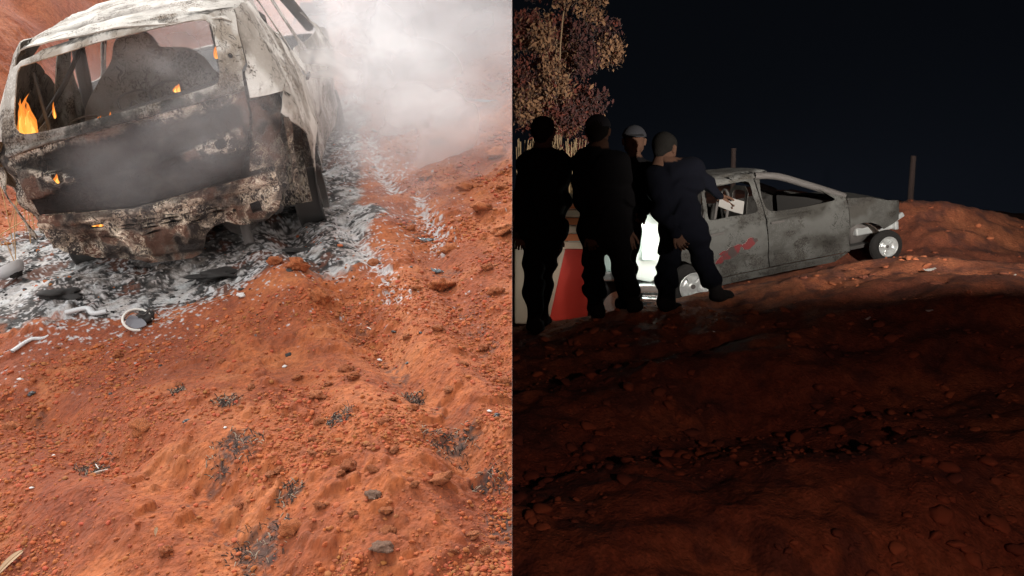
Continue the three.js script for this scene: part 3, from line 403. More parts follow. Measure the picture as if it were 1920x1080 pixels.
{
  const shapes = [lump(1, 1, 0.5, 0.8), lump(1, 2, 0.7, 0.7), lump(1, 3, 0.6, 0.9)], L = [[], [], []], C = [[], [], []];
  for (let i = 0, n = 0; n < 34000 && i < 400000; i++) {
    const r = 1.5 * Math.pow(6.2, rnd()), t = rr(-0.62, 0), x = Math.min(-0.004, Math.sin(t) * r), z = -Math.cos(t) * r, p = toAB(x, z), a = p.x, b = p.z;
    const cl = fbm(a * 2.6, b * 2.6, 601, 3); if (rnd() > 0.1 + 1.2 * ss(cl, 0.48, 0.68)) continue; if (rnd() < ss(0.55 - rectDist(a, b), 0, 0.4) * 0.97) continue;
    let s = 0.0021 * Math.pow(4.6, Math.pow(rnd(), 2.8)); s *= Math.max(1, r / 3.4);
    const k = n++ % 3; L[k].push(place(V(x, dayY(x, z) + s * 0.3, z), s, rr(0.8, 1.3), rr(0.6, 1), rr(0.8, 1.3)));
    const c = mix3(SOIL[Math.floor(rnd() * 3)], [0.34, 0.095, 0.034], 0.85).map((q) => q * rr(0.8, 1.2)); C[k].push(rgb(...c));
  }
  for (let k = 0; k < 3; k++) inst(shapes[k], crumbMat, L[k], C[k], 'soil_crumbs', 'loose red soil crumbs scattered over the daylight track', 'soil');
  // ash flakes and charcoal crumbs
  const fl = new THREE.PlaneGeometry(1, 0.6, 3, 1); { const p = fl.attributes.position; for (let i = 0; i < p.count; i++) p.setZ(i, 0.25 * p.getX(i) ** 2 - 0.1 * p.getY(i)); fl.computeVertexNormals(); }
  const A = [], AC = [], B = [], BC = [];
  for (let i = 0; i < 26000; i++) {
    const a = rr(-1.3, 1.35), b = rr(-3.2, 1.15), rd = rectDist(a, b), n = fbm(a * 5, b * 5, 611, 3); if (rd < -0.35) continue;
    const want = Math.exp(-Math.max(0, rd - 0.1) / 0.27) * ss(n, 0.36, 0.62); if (rnd() > (want * 0.26 + 0.008) * (1 - 0.75 * ss(a, 0.85, 1.1) * ss(-b, 0.7, 1.1))) continue;
    const p = onTrack(a, b); if (p.x > -0.02) continue; const far = Math.max(1, p.length() / 4.6);
    if (rnd() < 0.7) { const s = 0.0026 * Math.pow(8, rnd() ** 4) * Math.sqrt(far); p.y += s * 0.25; A.push(tiltAny(p, s, 1, rr(0.3, 1), 1)); const k = rr(0.15, 0.52); AC.push(rgb(k, k * 0.985, k * 0.985)); }
    else { const s = 0.0035 * Math.pow(4, rnd() ** 2.5) * Math.sqrt(far); p.y += s * 0.2; B.push(place(p, s, rr(0.7, 1.4), rr(0.4, 0.8), 1)); const k = rr(0.012, 0.06); BC.push(rgb(k, k, k)); }
  }
  inst(fl, mat({ color: rgb(1, 1, 1), roughness: 1 }), A, AC, 'ash_flakes', 'white and grey ash flakes blown round the burnt car', 'ash');
  inst(lump(1, 5, 0.8, 0.8), crumbMat, B, BC, 'charcoal_crumbs', 'black charcoal crumbs lying in the ash round the burnt car', 'charcoal');
}
{ // clods that can be told apart
  const kinds = [11, 12, 13, 14, 15].map((s) => { const g = lump(3, s, 0.75, 0.72); const p = g.attributes.position, uv = new Float32Array(p.count * 2); for (let i = 0; i < p.count; i++) { uv[i * 2] = p.getX(i) * 0.3 + p.getY(i) * 0.2; uv[i * 2 + 1] = p.getZ(i) * 0.3; } g.setAttribute('uv', new THREE.BufferAttribute(uv, 2)); return g; });
  const tones = [[0.5, 0.15, 0.05], [0.55, 0.18, 0.07], [0.46, 0.13, 0.042]];
  const geos = kinds.flatMap((g) => tones.map((t) => tint(g.clone(), (x, y, z) => t.map((q) => q * (0.85 + 0.3 * noise3(V(x, y, z), 3, 8))))));
  const spots = [[0.82, 2.31, 0.031], [0.85, 1.61, 0.027], [0.98, 2.13, 0.021], [1.10, 2.36, 0.018], [1.26, 2.23, 0.027], [0.90, 2.28, 0.016], [1.10, 2.43, 0.016], [1.34, 2.44, 0.016], [0.46, 2.30, 0.021], [0.22, 1.63, 0.030], [-0.38, 1.26, 0.033], [0.66, 0.40, 0.052], [0.80, 0.74, 0.041], [0.55, 0.32, 0.032], [1.36, 0.67, 0.055], [1.43, 0.24, 0.038], [1.63, -0.19, 0.051], [0.94, 1.39, 0.021], [0.76, 2.05, 0.013], [0.73, 2.06, 0.013], [1.06, 2.19, 0.016], [1.19, 1.76, 0.017], [1.71, 0.17, 0.050], [1.59, 0.93, 0.028], [1.31, 1.23, 0.022], [1.18, 1.17, 0.018], [0.97, 1.50, 0.024], [0.85, 1.92, 0.012], [1.36, 2.53, 0.013], [1.28, 2.54, 0.011], [1.18, 2.28, 0.014], [1.04, 2.05, 0.014], [1.09, 1.95, 0.016], [1.12, 1.73, 0.015], [1.37, -1.16, 0.035], [1.49, -1.95, 0.048], [1.85, -1.24, 0.058], [0.86, 2.03, 0.014], [0.92, 2.05, 0.014], [0.96, 2.18, 0.015], [1.00, 2.35, 0.012], [0.88, 1.51, 0.014], [0.75, 1.38, 0.017], [0.58, 1.45, 0.016], [1.49, 1.30, 0.019], [1.39, 1.53, 0.016], [1.32, 1.68, 0.017], [1.54, 1.59, 0.020], [1.23, 0.77, 0.022], [1.03, 0.27, 0.022], [1.24, -0.27, 0.024], [1.59, -0.78, 0.040], [1.80, -0.54, 0.032], [1.57, 0.68, 0.022], [0.42, 1.14, 0.015], [0.29, 1.34, 0.014], [-0.10, 0.81, 0.021], [0.87, 1.81, 0.015], [1.12, 2.11, 0.013], [0.64, 2.11, 0.012]];
  const clods = [];
  spots.forEach(([a, b, r], i) => {
    const p = onTrack(a, b); if (p.x > -0.01) return; const m = new THREE.Mesh(geos[(i * 7) % geos.length], clodMat); m.position.copy(p); m.position.y += r * 0.35; m.rotation.set(rr(-0.4, 0.4), rr(0, 6), rr(-0.4, 0.4)); m.scale.set(r * rr(0.9, 1.25), r * rr(0.75, 1), r * rr(0.9, 1.2));
    const own = i === 0 ? 'largest rounded orange soil clod near the bottom of the daylight track' : i === 11 ? 'dark red soil clod on top of the mound before the car' : i === 10 ? 'flat soil clod at the left edge of the daylight track' : 'small reddish soil clod lying loose on the daylight track';
    if (own.startsWith('small')) clods.push(m); add(m, 'soil_clod', own, 'clod', own.startsWith('small') ? 'loose soil clods on the daylight track' : null);
  });
  rowLabels(clods, ['row nearest the smoke', 'row by the lamp ring', 'row above mid track', 'row by the burnt tufts', 'row above the bottom edge', 'row at the bottom edge'], (n, row) => 'reddish soil clod, ' + n + ' of the ' + row);
  const stone = tint(kinds[2].clone(), () => [0.27, 0.15, 0.1]);
  [[1.06, 2.3, 0.02, 'grey brown stone with a pointed edge among the orange clods'], [1.09, 2.51, 0.024, 'dull grey stone half buried at the bottom edge of the track']].forEach(([a, b, r, l]) => { const m = new THREE.Mesh(stone, clodMat); m.position.copy(onTrack(a, b, r * 0.3)); m.scale.set(r * 1.2, r * 0.7, r); m.rotation.y = rr(0, 6); add(m, 'stone', l, 'stone'); });
  const coals = [], chips = [], coal = lump(2, 21, 0.9, 0.6), coalMat = mat({ color: rgb(0.025, 0.024, 0.026), roughness: 0.5 });
  [[0.75, -0.27], [1.18, 1.35], [1.24, 1.2], [-0.01, 1.22], [0.9, 1.83], [-0.41, 0.99], [0.8, 2.26], [0.14, 1.02], [0.39, 1.68], [1.22, 0.47], [1.13, 1.05], [1.47, 1.93]].forEach(([a, b]) => { const r = rr(0.007, 0.015), m = new THREE.Mesh(coal, coalMat), p = onTrack(a, b, r * 0.35); if (p.x > -0.02) return; m.position.copy(p); m.scale.set(r * 1.3, r * 0.8, r); m.rotation.set(rr(-0.3, 0.3), rr(0, 6), 0); coals.push(m); add(m, 'charcoal_lump', 'small black lump of charcoal on the red daylight track', 'charcoal', 'charcoal lumps on the track'); });
  const chip = lump(1, 31, 0.8, 0.4), chipMat = mat({ color: rgb(0.6, 0.59, 0.58), roughness: 0.8 });
  [[0.41, 0.54, 0.03], [1.07, 1.18, 0.014], [0.68, 1.22, 0.013], [1.45, 1.89, 0.011], [-0.51, 0.84, 0.016], [-0.12, 1.56, 0.008], [0.54, 1.77, 0.007], [-0.1, 1.81, 0.009]].forEach(([a, b, r], i) => { const m = new THREE.Mesh(chip, chipMat), p = onTrack(a, b, r * 0.3); if (p.x > -0.02) return; m.position.copy(p); m.scale.set(r * 1.2, r, r * 0.8); m.rotation.y = rr(0, 6); if (i) chips.push(m); add(m, 'ash_chip', i ? 'small white chip of ash on the red daylight track' : 'largest white ash chip, right of the broken ring', 'ash', i ? 'white ash chips on the track' : null); });
  rowLabels(coals, ['row nearest the car', 'middle row', 'row nearest the bottom'], (n, row) => 'small black charcoal lump on red soil, ' + n + ' of the ' + row);
  rowLabels(chips, ['upper row', 'lower row'], (n, row) => 'small white ash chip on the red track, ' + n + ' of the ' + row);
}
{ // burnt stubble
  const tufts = [];
  const dark = mat({ color: rgb(0.05, 0.038, 0.032) }), pale = mat({ color: rgb(0.34, 0.27, 0.2) });
  TUFTS.forEach(([a, b, r], i) => {
    const c = onTrack(a, b); if (c.x > -0.03) return; const g = new THREE.Group(); g.position.copy(c); const blades = [[], []];
    for (let k = 0, n = 26 + 900 * r; k < n; k++) {
      const q = r * Math.sqrt(rnd()), t = rr(0, 6.28), da = a + q * Math.cos(t), db = b + q * Math.sin(t), p = onTrack(da, db); if (p.x > -0.01) continue; p.sub(c); const h = rr(0.008, 0.026), d = V(rr(-1, 1), rr(0.1, 0.9), rr(-1, 1)).normalize().multiplyScalar(h);
      blades[rnd() < 0.24 ? 1 : 0].push(tube([p, p.clone().addScaledVector(d, 0.6).add(V(0, h * 0.12, 0)), p.clone().add(d)], rr(0.0009, 0.0018), 4, 4));
    }
    if (blades[0].length) part(g, 'stubble', merge(blades[0]), dark).userData.kind = 'stuff'; if (blades[1].length) part(g, 'dry_stalks', merge(blades[1]), pale).userData.kind = 'stuff';
    const big = { 0: 'large burnt grass tuft left of the middle at the track bottom', 1: 'burnt grass tuft at the very bottom of the track', 2: 'wide burnt grass tuft with pale stalks on the right' }[i];
    if (!big) tufts.push(g);
    add(g, 'burnt_tuft', big ?? 'small burnt grass tuft in a dark patch of soil', 'grass tuft', big ? null : 'small burnt tufts on the track');
  });
  rowLabels(tufts, ['upper row', 'lower row'], (n, row) => 'small burnt grass tuft in dark soil, ' + n + ' of the ' + row);
  const g = new THREE.Group(), base = onTrack(-1.7, -0.9); g.position.copy(base); const list = [];
  for (let k = 0; k < 46; k++) { const p = onTrack(-1.7 + rr(-0.8, 0.55), -0.9 + rr(-0.9, 0.2)).sub(base), h = rr(0.25, 0.75), d = rr(-0.3, 0.3); list.push(tube([p, p.clone().add(V(d * 0.3, h * 0.6, 0)), p.clone().add(V(d, h, rr(-0.1, 0.1)))], 0.0035, 8, 4)); }
  part(g, 'stalks', merge(list), mat({ color: rgb(0.5, 0.3, 0.14) })).userData.kind = 'stuff'; add(g, 'dry_grass', 'thin dry orange grass stalks on the bank left of the car', 'grass');
}
{ // the leaf, the broken ring, shards and strips
  const leafG = new THREE.PlaneGeometry(1, 1, 10, 4), p = leafG.attributes.position;
  for (let i = 0; i < p.count; i++) { const x = p.getX(i) * 2, w = Math.sqrt(Math.max(0, 1 - x * x)) * (0.9 + 0.15 * x); p.setXYZ(i, x, 0.3 * (1 - x * x) * 0.4 + 0.25 * (p.getY(i) * w) ** 2, p.getY(i) * 2 * w * 0.3); }
  leafG.computeVertexNormals(); const leafM = mat({ color: rgb(0.36, 0.24, 0.14), roughness: 0.8 });
  const leaf = new THREE.Group(); leaf.position.copy(onTrack(-0.055, 2.12, 0.012)); leaf.rotation.set(0.25, 1.05, 0.3); part(leaf, 'blade', xf(leafG, 0, 0, 0, 0, 0, 0, 0.05), leafM); part(leaf, 'midrib', tube([[-0.055, 0.001, 0], [0, 0.0065, 0], [0.055, 0.001, 0]], 0.0012, 10, 5), mat({ color: rgb(0.28, 0.17, 0.09) }));
  add(leaf, 'dry_leaf', 'long brown dry leaf at the bottom left corner', 'leaf');
  const leaf2 = new THREE.Group(); leaf2.position.copy(onTrack(0.42, 2.24, 0.02)); leaf2.rotation.set(0.9, 0.5, 1.1); part(leaf2, 'blade', xf(leafG.clone(), 0, 0, 0, 0, 0, 0, 0.62), leafM); add(leaf2, 'dry_leaf', 'curled brown leaf standing between clods near the bottom', 'leaf');
  const ring = new THREE.Group(); ring.position.copy(onTrack(-0.08, 0.55, 0.045)); ring.rotation.set(-0.9, 0.35, 0.3);
  part(ring, 'rim', new THREE.TorusGeometry(0.062, 0.006, 8, 40, 4.9), mat({ color: rgb(0.6, 0.59, 0.55), roughness: 0.4 })); part(ring, 'glass', tint(sheet(smooth([[-0.05, -0.02], [-0.01, -0.05], [0.04, -0.03], [0.02, 0.01], [-0.03, 0.03]], 0.01), [], (x, y, o) => V(x, y, o + 2 * x * x), { step: 0.015, thick: 0.003, dent: 0.004 }), () => WHITE), mat({ color: rgb(0.12, 0.12, 0.14), roughness: 0.15 }));
  part(ring, 'wire', merge([tube([[-0.06, 0, 0], [-0.02, 0.03, 0.02], [0.03, 0.02, 0.01], [0.06, 0.04, 0.03], [0.1, 0.02, 0]], 0.0025, 24, 5)]), M.iron); part(ring, 'cinder', xf(lump(2, 61, 0.9), 0.045, 0.03, -0.02, 0, 0, 0, 0.035), M.char);
  add(ring, 'lamp_ring', 'broken round lamp ring with dark glass lying before the car', 'debris');
  const glassM = mat({ color: rgb(0.16, 0.2, 0.22), roughness: 0.2 });
  [[1.32, -0.09, 0.05, 'grey glass shard beside the white ash line on the right'], [1.35, 0.44, 0.035, 'small grey shard in the second wheel rut'], [1.9, -2.79, 0.16, 'long dark metal scrap up on the far right bank']].forEach(([a, b, r, l], i) => { const c = onTrack(a, b, 0.012 * (1 + 4 * (i === 2))); if (c.x > -0.02) return; const m = new THREE.Mesh(sheet([[-1, -0.3], [0.2, -0.5], [1, 0.1], [0.3, 0.45], [-0.6, 0.3]], [], (x, y, o) => V(x * r, o + 0.1 * r * x * x, y * r), { step: r * 3, thick: 0.004, dent: 0.01 }), glassM); m.position.copy(c); m.rotation.set(0.2, rr(-0.3, 0.3), -0.1); add(m, i === 2 ? 'metal_scrap' : 'glass_shard', l, 'debris'); });
  const ribM = mat({ color: rgb(0.5, 0.51, 0.52), roughness: 0.55 });
  [[[-0.66, 0.55], [-0.6, 0.46], [-0.55, 0.44], [-0.48, 0.3], 'twisted pale ribbon of melted metal at the far left'], [[-0.5, 0.28], [-0.4, 0.26], [-0.36, 0.3], [-0.3, 0.29], 'flat whitish melted strip left of the broken ring']].forEach(([a, b, c, d, l], i) => { const P = [a, b, c, d].map((q, k) => onTrack(q[0], q[1], 0.012 + 0.01 * (k % 2))), o = P[0].clone(), g = tube(P.map((q) => q.sub(o)), 0.012 + 0.006 * i, 26, 6); const m = new THREE.Mesh(g, ribM); m.position.copy(o); m.scale.y = 0.7; add(m, 'melted_strip', l, 'debris'); });
  const hub = new THREE.Group(); hub.position.copy(onTrack(-1.03, -0.43, 0.03)); part(hub, 'bowl', new THREE.LatheGeometry([[0.0, 0.0], [0.06, 0.004], [0.08, 0.03], [0.085, 0.06], [0.078, 0.06]].map(([r, y]) => new THREE.Vector2(r, y)), 24), ribM); part(hub, 'cinder', xf(lump(2, 71, 0.8), 0.02, 0.02, 0, 0, 0, 0, 0.04), M.char); hub.rotation.z = 0.5; add(hub, 'metal_bowl', 'whitened metal bowl in the ash at the left edge', 'debris');
  const twigs = [], twigM = mat({ color: rgb(0.6, 0.55, 0.5) });
  [[0.69, 0.21], [0.88, 0.44], [1.02, 0.95], [0.08, 1.7], [0.11, 1.76]].forEach(([a, b]) => { const r = rr(0.018, 0.03), t = rr(0, 6), m = new THREE.Mesh(tube([[-r * Math.cos(t), 0, -r * Math.sin(t)], [0, 0.004, 0.003], [r * Math.cos(t), 0.002, r * Math.sin(t)]], 0.0022, 8, 5), twigM); m.position.copy(onTrack(a, b, 0.008)); twigs.push(m); add(m, 'twig', 'thin pale charred twig lying on the red track', 'twig', 'pale twigs on the track'); });
  rowLabels(twigs, ['upper row', 'lower row'], (n, row) => 'thin pale charred twig on the red track, ' + n + ' of the ' + row);
  const cind = lump(3, 81, 1.0, 0.5);
  [[0.2, 0.02, 0.1, 'black charred heap in the ash before the bumper'], [-0.62, -0.02, 0.09, 'dark charred heap in the ash at the left corner'], [0.62, -0.2, 0.07, 'black cinder under the right end of the bumper']].forEach(([a, b, r, l]) => { const m = new THREE.Mesh(cind, M.char); m.position.copy(onTrack(a, b, 0)); m.scale.set(r * 1.3, r * 0.55, r); m.rotation.y = rr(0, 6); add(m, 'cinder_heap', l, 'cinder'); });
}
// ------------------------------------------------------------------ flames
{
  const outer = mat({ color: rgb(0, 0, 0), emissive: rgb(1, 0.26, 0.03), emissiveIntensity: 1.5, transparent: true, opacity: 0.42, roughness: 1 }), core = mat({ color: rgb(0, 0, 0), emissive: rgb(1, 0.6, 0.13), emissiveIntensity: 1.9, transparent: true, opacity: 0.75, roughness: 1 });
  const tongue = (h, w, s) => { const g = new THREE.LatheGeometry([[0.001, 0], [0.5, 0.02], [0.95, 0.14], [1, 0.26], [0.78, 0.46], [0.45, 0.7], [0.18, 0.88], [0.001, 1]].map(([r, y]) => new THREE.Vector2(r * w, y * h)), 14), p = g.attributes.position; for (let i = 0; i < p.count; i++) { const y = p.getY(i) / h; p.setX(i, p.getX(i) + w * (1.6 * y * (fbm(y * 3, s, 700, 2) - 0.5) * 2 + 0.4 * Math.sin(y * 5 + s) * y)); p.setZ(i, p.getZ(i) * 0.7); } g.computeVertexNormals(); return g; };
  const fire = (x, y, z, h, w, n, label) => {
    const g = new THREE.Group(); g.position.copy(V(x, y, z).applyMatrix4(carFrame)); const o = [], c = [];
    for (let i = 0; i < n; i++) { const dx = n > 1 ? rr(-w, w) * 0.9 : 0, k = i ? rr(0.45, 0.9) : 1; o.push(xf(tongue(h * k, w * rr(0.55, 0.8), i * 3.7 + x * 9), dx, 0, rr(-w, w) * 0.4)); c.push(xf(tongue(h * k * 0.62, w * 0.36, i * 3.7 + x * 9), dx, 0, 0)); }
    part(g, 'flame_tongue', merge(o), outer); part(g, 'flame_core', merge(c), core);
    if (h > 0.1) { const l = new THREE.PointLight(new THREE.Color(1, 0.45, 0.12), 0.12); l.name = 'fire_light'; l.position.set(0, h * 0.3, 0); l.castShadow = true; g.add(l); }
    add(g, 'flame', label, 'fire');
  };
  fire(-0.535, 0.98, -0.17, 0.21, 0.036, 7, 'tall orange flame at the left end of the rear window');
  fire(-0.49, 1.0, -0.45, 0.09, 0.014, 1, 'thin red flame behind the left window frame');
  fire(-0.275, 0.93, -0.4, 0.06, 0.016, 2, 'dull orange flame in the rubble, left of a pair');
  fire(-0.215, 0.935, -0.4, 0.065, 0.014, 2, 'brighter small flame in the rubble, right of a pair');
  fire(0.12, 1.0, -0.62, 0.055, 0.02, 3, 'small flame under the cross bar');
  fire(0.34, 1.12, -0.8, 0.08, 0.018, 4, 'yellow flame at the right edge of the rear window');
  fire(-0.455, 0.745, -0.07, 0.05, 0.026, 3, 'flame glowing through the left lamp hole of the tailgate');
  fire(-0.345, 0.472, -0.12, 0.03, 0.026, 2, 'small flame in the slot of the bumper panel');
}
// ------------------------------------------------------------------ smoke
{
  const wisp = tex(512, (u, v) => { const wx = fbm(u * 4, v * 4, 801, 4, 4), wy = fbm(u * 4, v * 4, 811, 4, 4), n = fbm(u * 3 + wx * 1.6, v * 3 + wy * 1.6, 821, 5, 3); const k = 0.25 + 0.75 * ss(n, 0.3, 0.68); return [k, k, k]; }, false);
  const fogs = [], list = [], veil = new THREE.MeshPhysicalMaterial({ color: rgb(0.95, 0.96, 0.985), roughness: 1, specularIntensity: 0, transparent: true, opacity: 0.29, alphaMap: wisp, vertexColors: true, side: THREE.DoubleSide, transmission: 0.5, thickness: 0, depthWrite: false });
  const thick = veil.clone(); thick.opacity = 0.56;
  const puff = (x, y, z, w, h, yaw, dens, lean = 0, into = list) => { // a drifting veil of smoke, crumpled and thinning out at its rim
    const n = 22, g = new THREE.PlaneGeometry(1, 1, n, n), p = g.attributes.position, uv = g.attributes.uv, c = new Float32Array(p.count * 4), ox = rnd(), oy = rnd(), sc = rr(0.5, 0.8);
    const o = V(x, y, z).applyMatrix4(carFrame), q = V();
    for (let i = 0; i < p.count; i++) {
      const u = p.getX(i) * 2, v = p.getY(i) * 2, e = ss(1 - Math.hypot(u, v), 0, 0.75); c.set([1, 1, 1, dens * e], i * 4);
      q.set(u * w / 2 + lean * v * h / 2, v * h / 2, 0.3 * Math.min(w, h) * (fbm(u * 1.3 + ox * 9, v * 1.3 + oy * 9, 831, 3) - 0.5)).applyEuler(new THREE.Euler(0, yaw, 0)).add(o);
      p.setXYZ(i, q.x, q.y, q.z); uv.setXY(i, ox + u * sc * 0.5, oy + v * sc * 0.5);
    }
    // the veil ends where it meets the wall
    for (let r = 0; r <= n; r++) { const row = Array.from({ length: n + 1 }, (_, k) => r * (n + 1) + k), lim = -0.0006; if (p.getX(row[0]) > lim) { for (const k of row) c[k * 4 + 3] = 0; for (const k of row) p.setX(k, lim); continue; }
      for (let k = 1; k <= n; k++) { const a = row[k - 1], b = row[k]; if (p.getX(b) <= lim) continue; const xa = p.getX(a), t = p.getX(b) - xa > 1e-6 ? clamp((lim - xa) / (p.getX(b) - xa)) : 0; p.setXYZ(b, mix(xa, p.getX(b), t), mix(p.getY(a), p.getY(b), t), mix(p.getZ(a), p.getZ(b), t)); c[b * 4 + 3] = mix(c[a * 4 + 3], c[b * 4 + 3], t); uv.setXY(b, mix(uv.getX(a), uv.getX(b), t), mix(uv.getY(a), uv.getY(b), t)); } }
    g.setAttribute('color', new THREE.BufferAttribute(c, 4)); g.computeVertexNormals(); into.push(g);
  };
  const keep = (gs) => mergeGeometries(gs.map((g) => g.toNonIndexed()));
  for (let i = 0; i < 8; i++) puff(rr(0.95, 2.1), rr(0.3, 1.2), rr(-1.8, -6), rr(1.8, 3.2), rr(1.4, 2.4), rr(-0.5, 0.7), 0.9, rr(-0.3, 0.3), fogs);
  for (let i = 0; i < 9; i++) puff(rr(0.4, 3.4), rr(1.0, 2.4), rr(-5.5, -10), rr(3.5, 5.5), rr(2.4, 3.8), rr(-0.4, 0.5), 1, 0, fogs);
  for (const [x, z] of [[-0.2, -1.3], [0.3, -1.5], [0, -2.2], [0.2, -2.7], [0.3, -1.9], [-0.1, -2.5], [0.15, -3.0]]) puff(x, 1.1, z, 1.3, 0.9, 0, 1);
  for (let i = 0; i < 8; i++) puff(rr(1.15, 2.5), rr(0.2, 0.7), rr(-0.4, -3), rr(1.4, 2.2), rr(0.9, 1.4), rr(-0.4, 0.4), rr(0.35, 0.6));
  for (let i = 0; i < 5; i++) puff(rr(1.5, 3.2), rr(0.5, 1.3), rr(-1.5, -5), rr(1.8, 3), rr(1.2, 2), rr(-0.5, 0.5), rr(0.4, 0.7), 0, fogs);
  for (let i = 0; i < 5; i++) puff(rr(1.8, 3.4), rr(1.3, 2.4), rr(-4, -7.5), rr(2.5, 4), rr(1.8, 2.6), rr(-0.4, 0.4), 1, 0, fogs);
  for (let i = 0; i < 6; i++) puff(rr(0.95, 1.5), rr(0.35, 0.9), rr(-0.9, -3.4), rr(1.0, 1.7), rr(0.9, 1.5), rr(-0.2, 0.6), 0.85, rr(-0.3, 0.3), fogs);
  for (let i = 0; i < 4; i++) puff(rr(1.4, 3.4), rr(1.5, 2.4), rr(-6, -8.5), rr(3, 4.5), rr(2, 3), rr(-0.4, 0.4), 1, 0, fogs);
  puff(0.15, 0.8, 0.3, 1.0, 0.7, 0.1, 0.4, 0.3); puff(0.45, 0.9, 0.1, 0.7, 0.8, 0.3, 0.5, 0.2);
  puff(1.15, 0.5, -0.9, 1.1, 0.9, 0.3, 0.8); puff(1.3, 0.4, -1.4, 1.4, 1.1, 0.1, 0.9); puff(1.2, 0.25, -0.3, 0.9, 0.6, 0.2, 0.5);
  puff(0.05, 0.85, 0.22, 0.9, 0.6, 0.1, 0.4, 0.4); puff(0.35, 1.0, 0.12, 0.8, 0.6, 0.2, 0.45, 0.3); puff(-0.05, 1.15, -0.35, 0.9, 0.5, 0, 1); puff(0.1, 1.15, -0.7, 1.1, 0.6, 0, 1); puff(0.25, 1.25, -0.45, 0.7, 0.5, 0, 0.9); puff(0.45, 1.55, -0.8, 1.2, 0.7, 0.2, 0.7); puff(0.6, 0.8, -0.05, 0.5, 0.9, 0.5, 0.5);
  add(new THREE.Mesh(keep(fogs), thick), 'smoke', 'dense white smoke drifting over the track right of the burning car', 'smoke', null, 'stuff');
  add(new THREE.Mesh(keep(list), veil), 'smoke', 'thin grey wisps of smoke rising from the rear of the burning car', 'smoke', null, 'stuff');
}

// ================================================================== the field at night
const crestY = (x) => 0.02 + 0.19 * clamp(x, -1, 3.2) - 0.05 * Math.max(0, x - 3.2), dipY = (x) => -0.4 + 0.153 * clamp(x, 0.6, 4.7) - 0.09 * Math.max(0, x - 4.9);
function nightY(x, z) {
  const d = -z, base = mix(crestY(x) * ss(d, 2.5, 6.2), dipY(x), ss(d, 7.0, 8.1)), bank = 0.5 * Math.exp(-((x - 5.35) ** 2) / 1.3 - ((d - 11.2) ** 2) / 1.4) + 0.28 * Math.exp(-((x - 7.2) ** 2) / 2.5 - ((d - 11.2) ** 2) / 2);
  const soil = 0.16 * (fbm(x * 0.7 + d * 0.25, d * 1.9 - x * 0.3, 901, 3) - 0.5) + 0.13 * (fbm(x * 2.4, d * 2.8, 911, 4) - 0.5) + 0.05 * (fbm(x * 9, d * 9, 921, 3) - 0.5);
  const furrow = 0.07 * Math.sin((d - 0.22 * x) * 4.1 + 2 * fbm(x * 0.8, d * 0.8, 931, 2)) * ss(6 - d, 0, 1.5) * ss(d, 2, 3);
  return base + bank + soil * (1 - 0.5 * ss(d, 6.5, 7.4) * ss(5 - x, 0, 1)) + furrow + 0.25 * ss(d, 12.5, 16);
}
const nightColour = (x, z) => { const n = fbm(x * 1.2, z * 1.2, 941, 4), m = fbm(x * 7, z * 7, 951, 4), f = fbm(x * 50, z * 50, 961, 3); let c = mix3([0.28, 0.075, 0.035], [0.42, 0.13, 0.055], ss(n, 0.35, 0.65)); c = mix3(c, [0.12, 0.04, 0.03], 0.7 * ss(m, 0.5, 0.66)); return c.map((q) => q * (0.7 + 0.6 * f)); };
{
  const clip = (x, z) => Math.max(x, 0);
  const view = fan(0, 0.62, 300, [...geom(1.2, 13, 420), ...geom(13.2, 29, 60)], nightY, nightColour, clip), side = fan(0.59, 2.9, 120, geom(0.4, 24, 110), (x, z) => nightY(x, z) - 0.02 - 0.05 * ss(0.68 - Math.atan2(x, -z), 0, 0.06), nightColour, clip), foot = fan(0, 0.62, 40, geom(0.3, 1.25, 20), (x, z) => nightY(x, z) - 0.02, nightColour, clip);
  add(new THREE.Mesh(mergeGeometries([view, side, foot]), soilMat), 'ground', 'dark red furrowed field at night', null, null, 'structure');
  const L = [], C = [], shape = lump(1, 91, 0.6, 0.8);
  for (let i = 0; i < 3000; i++) { const r = 2.4 * Math.pow(5.6, rnd()), t = rr(0.005, 0.6), x = Math.sin(t) * r, z = -Math.cos(t) * r; if (fbm(x * 1.5, z * 1.5, 971, 3) < 0.46) continue; const s = 0.007 * Math.pow(5, rnd() ** 3); L.push(place(V(x, nightY(x, z) + s * 0.3, z), s, rr(0.8, 1.4), rr(0.6, 1), rr(0.8, 1.3))); C.push(rgb(...nightColour(x, z))); }
  inst(shape, crumbMat, L, C, 'soil_crumbs', 'dark clods scattered over the field at night', 'soil');
}
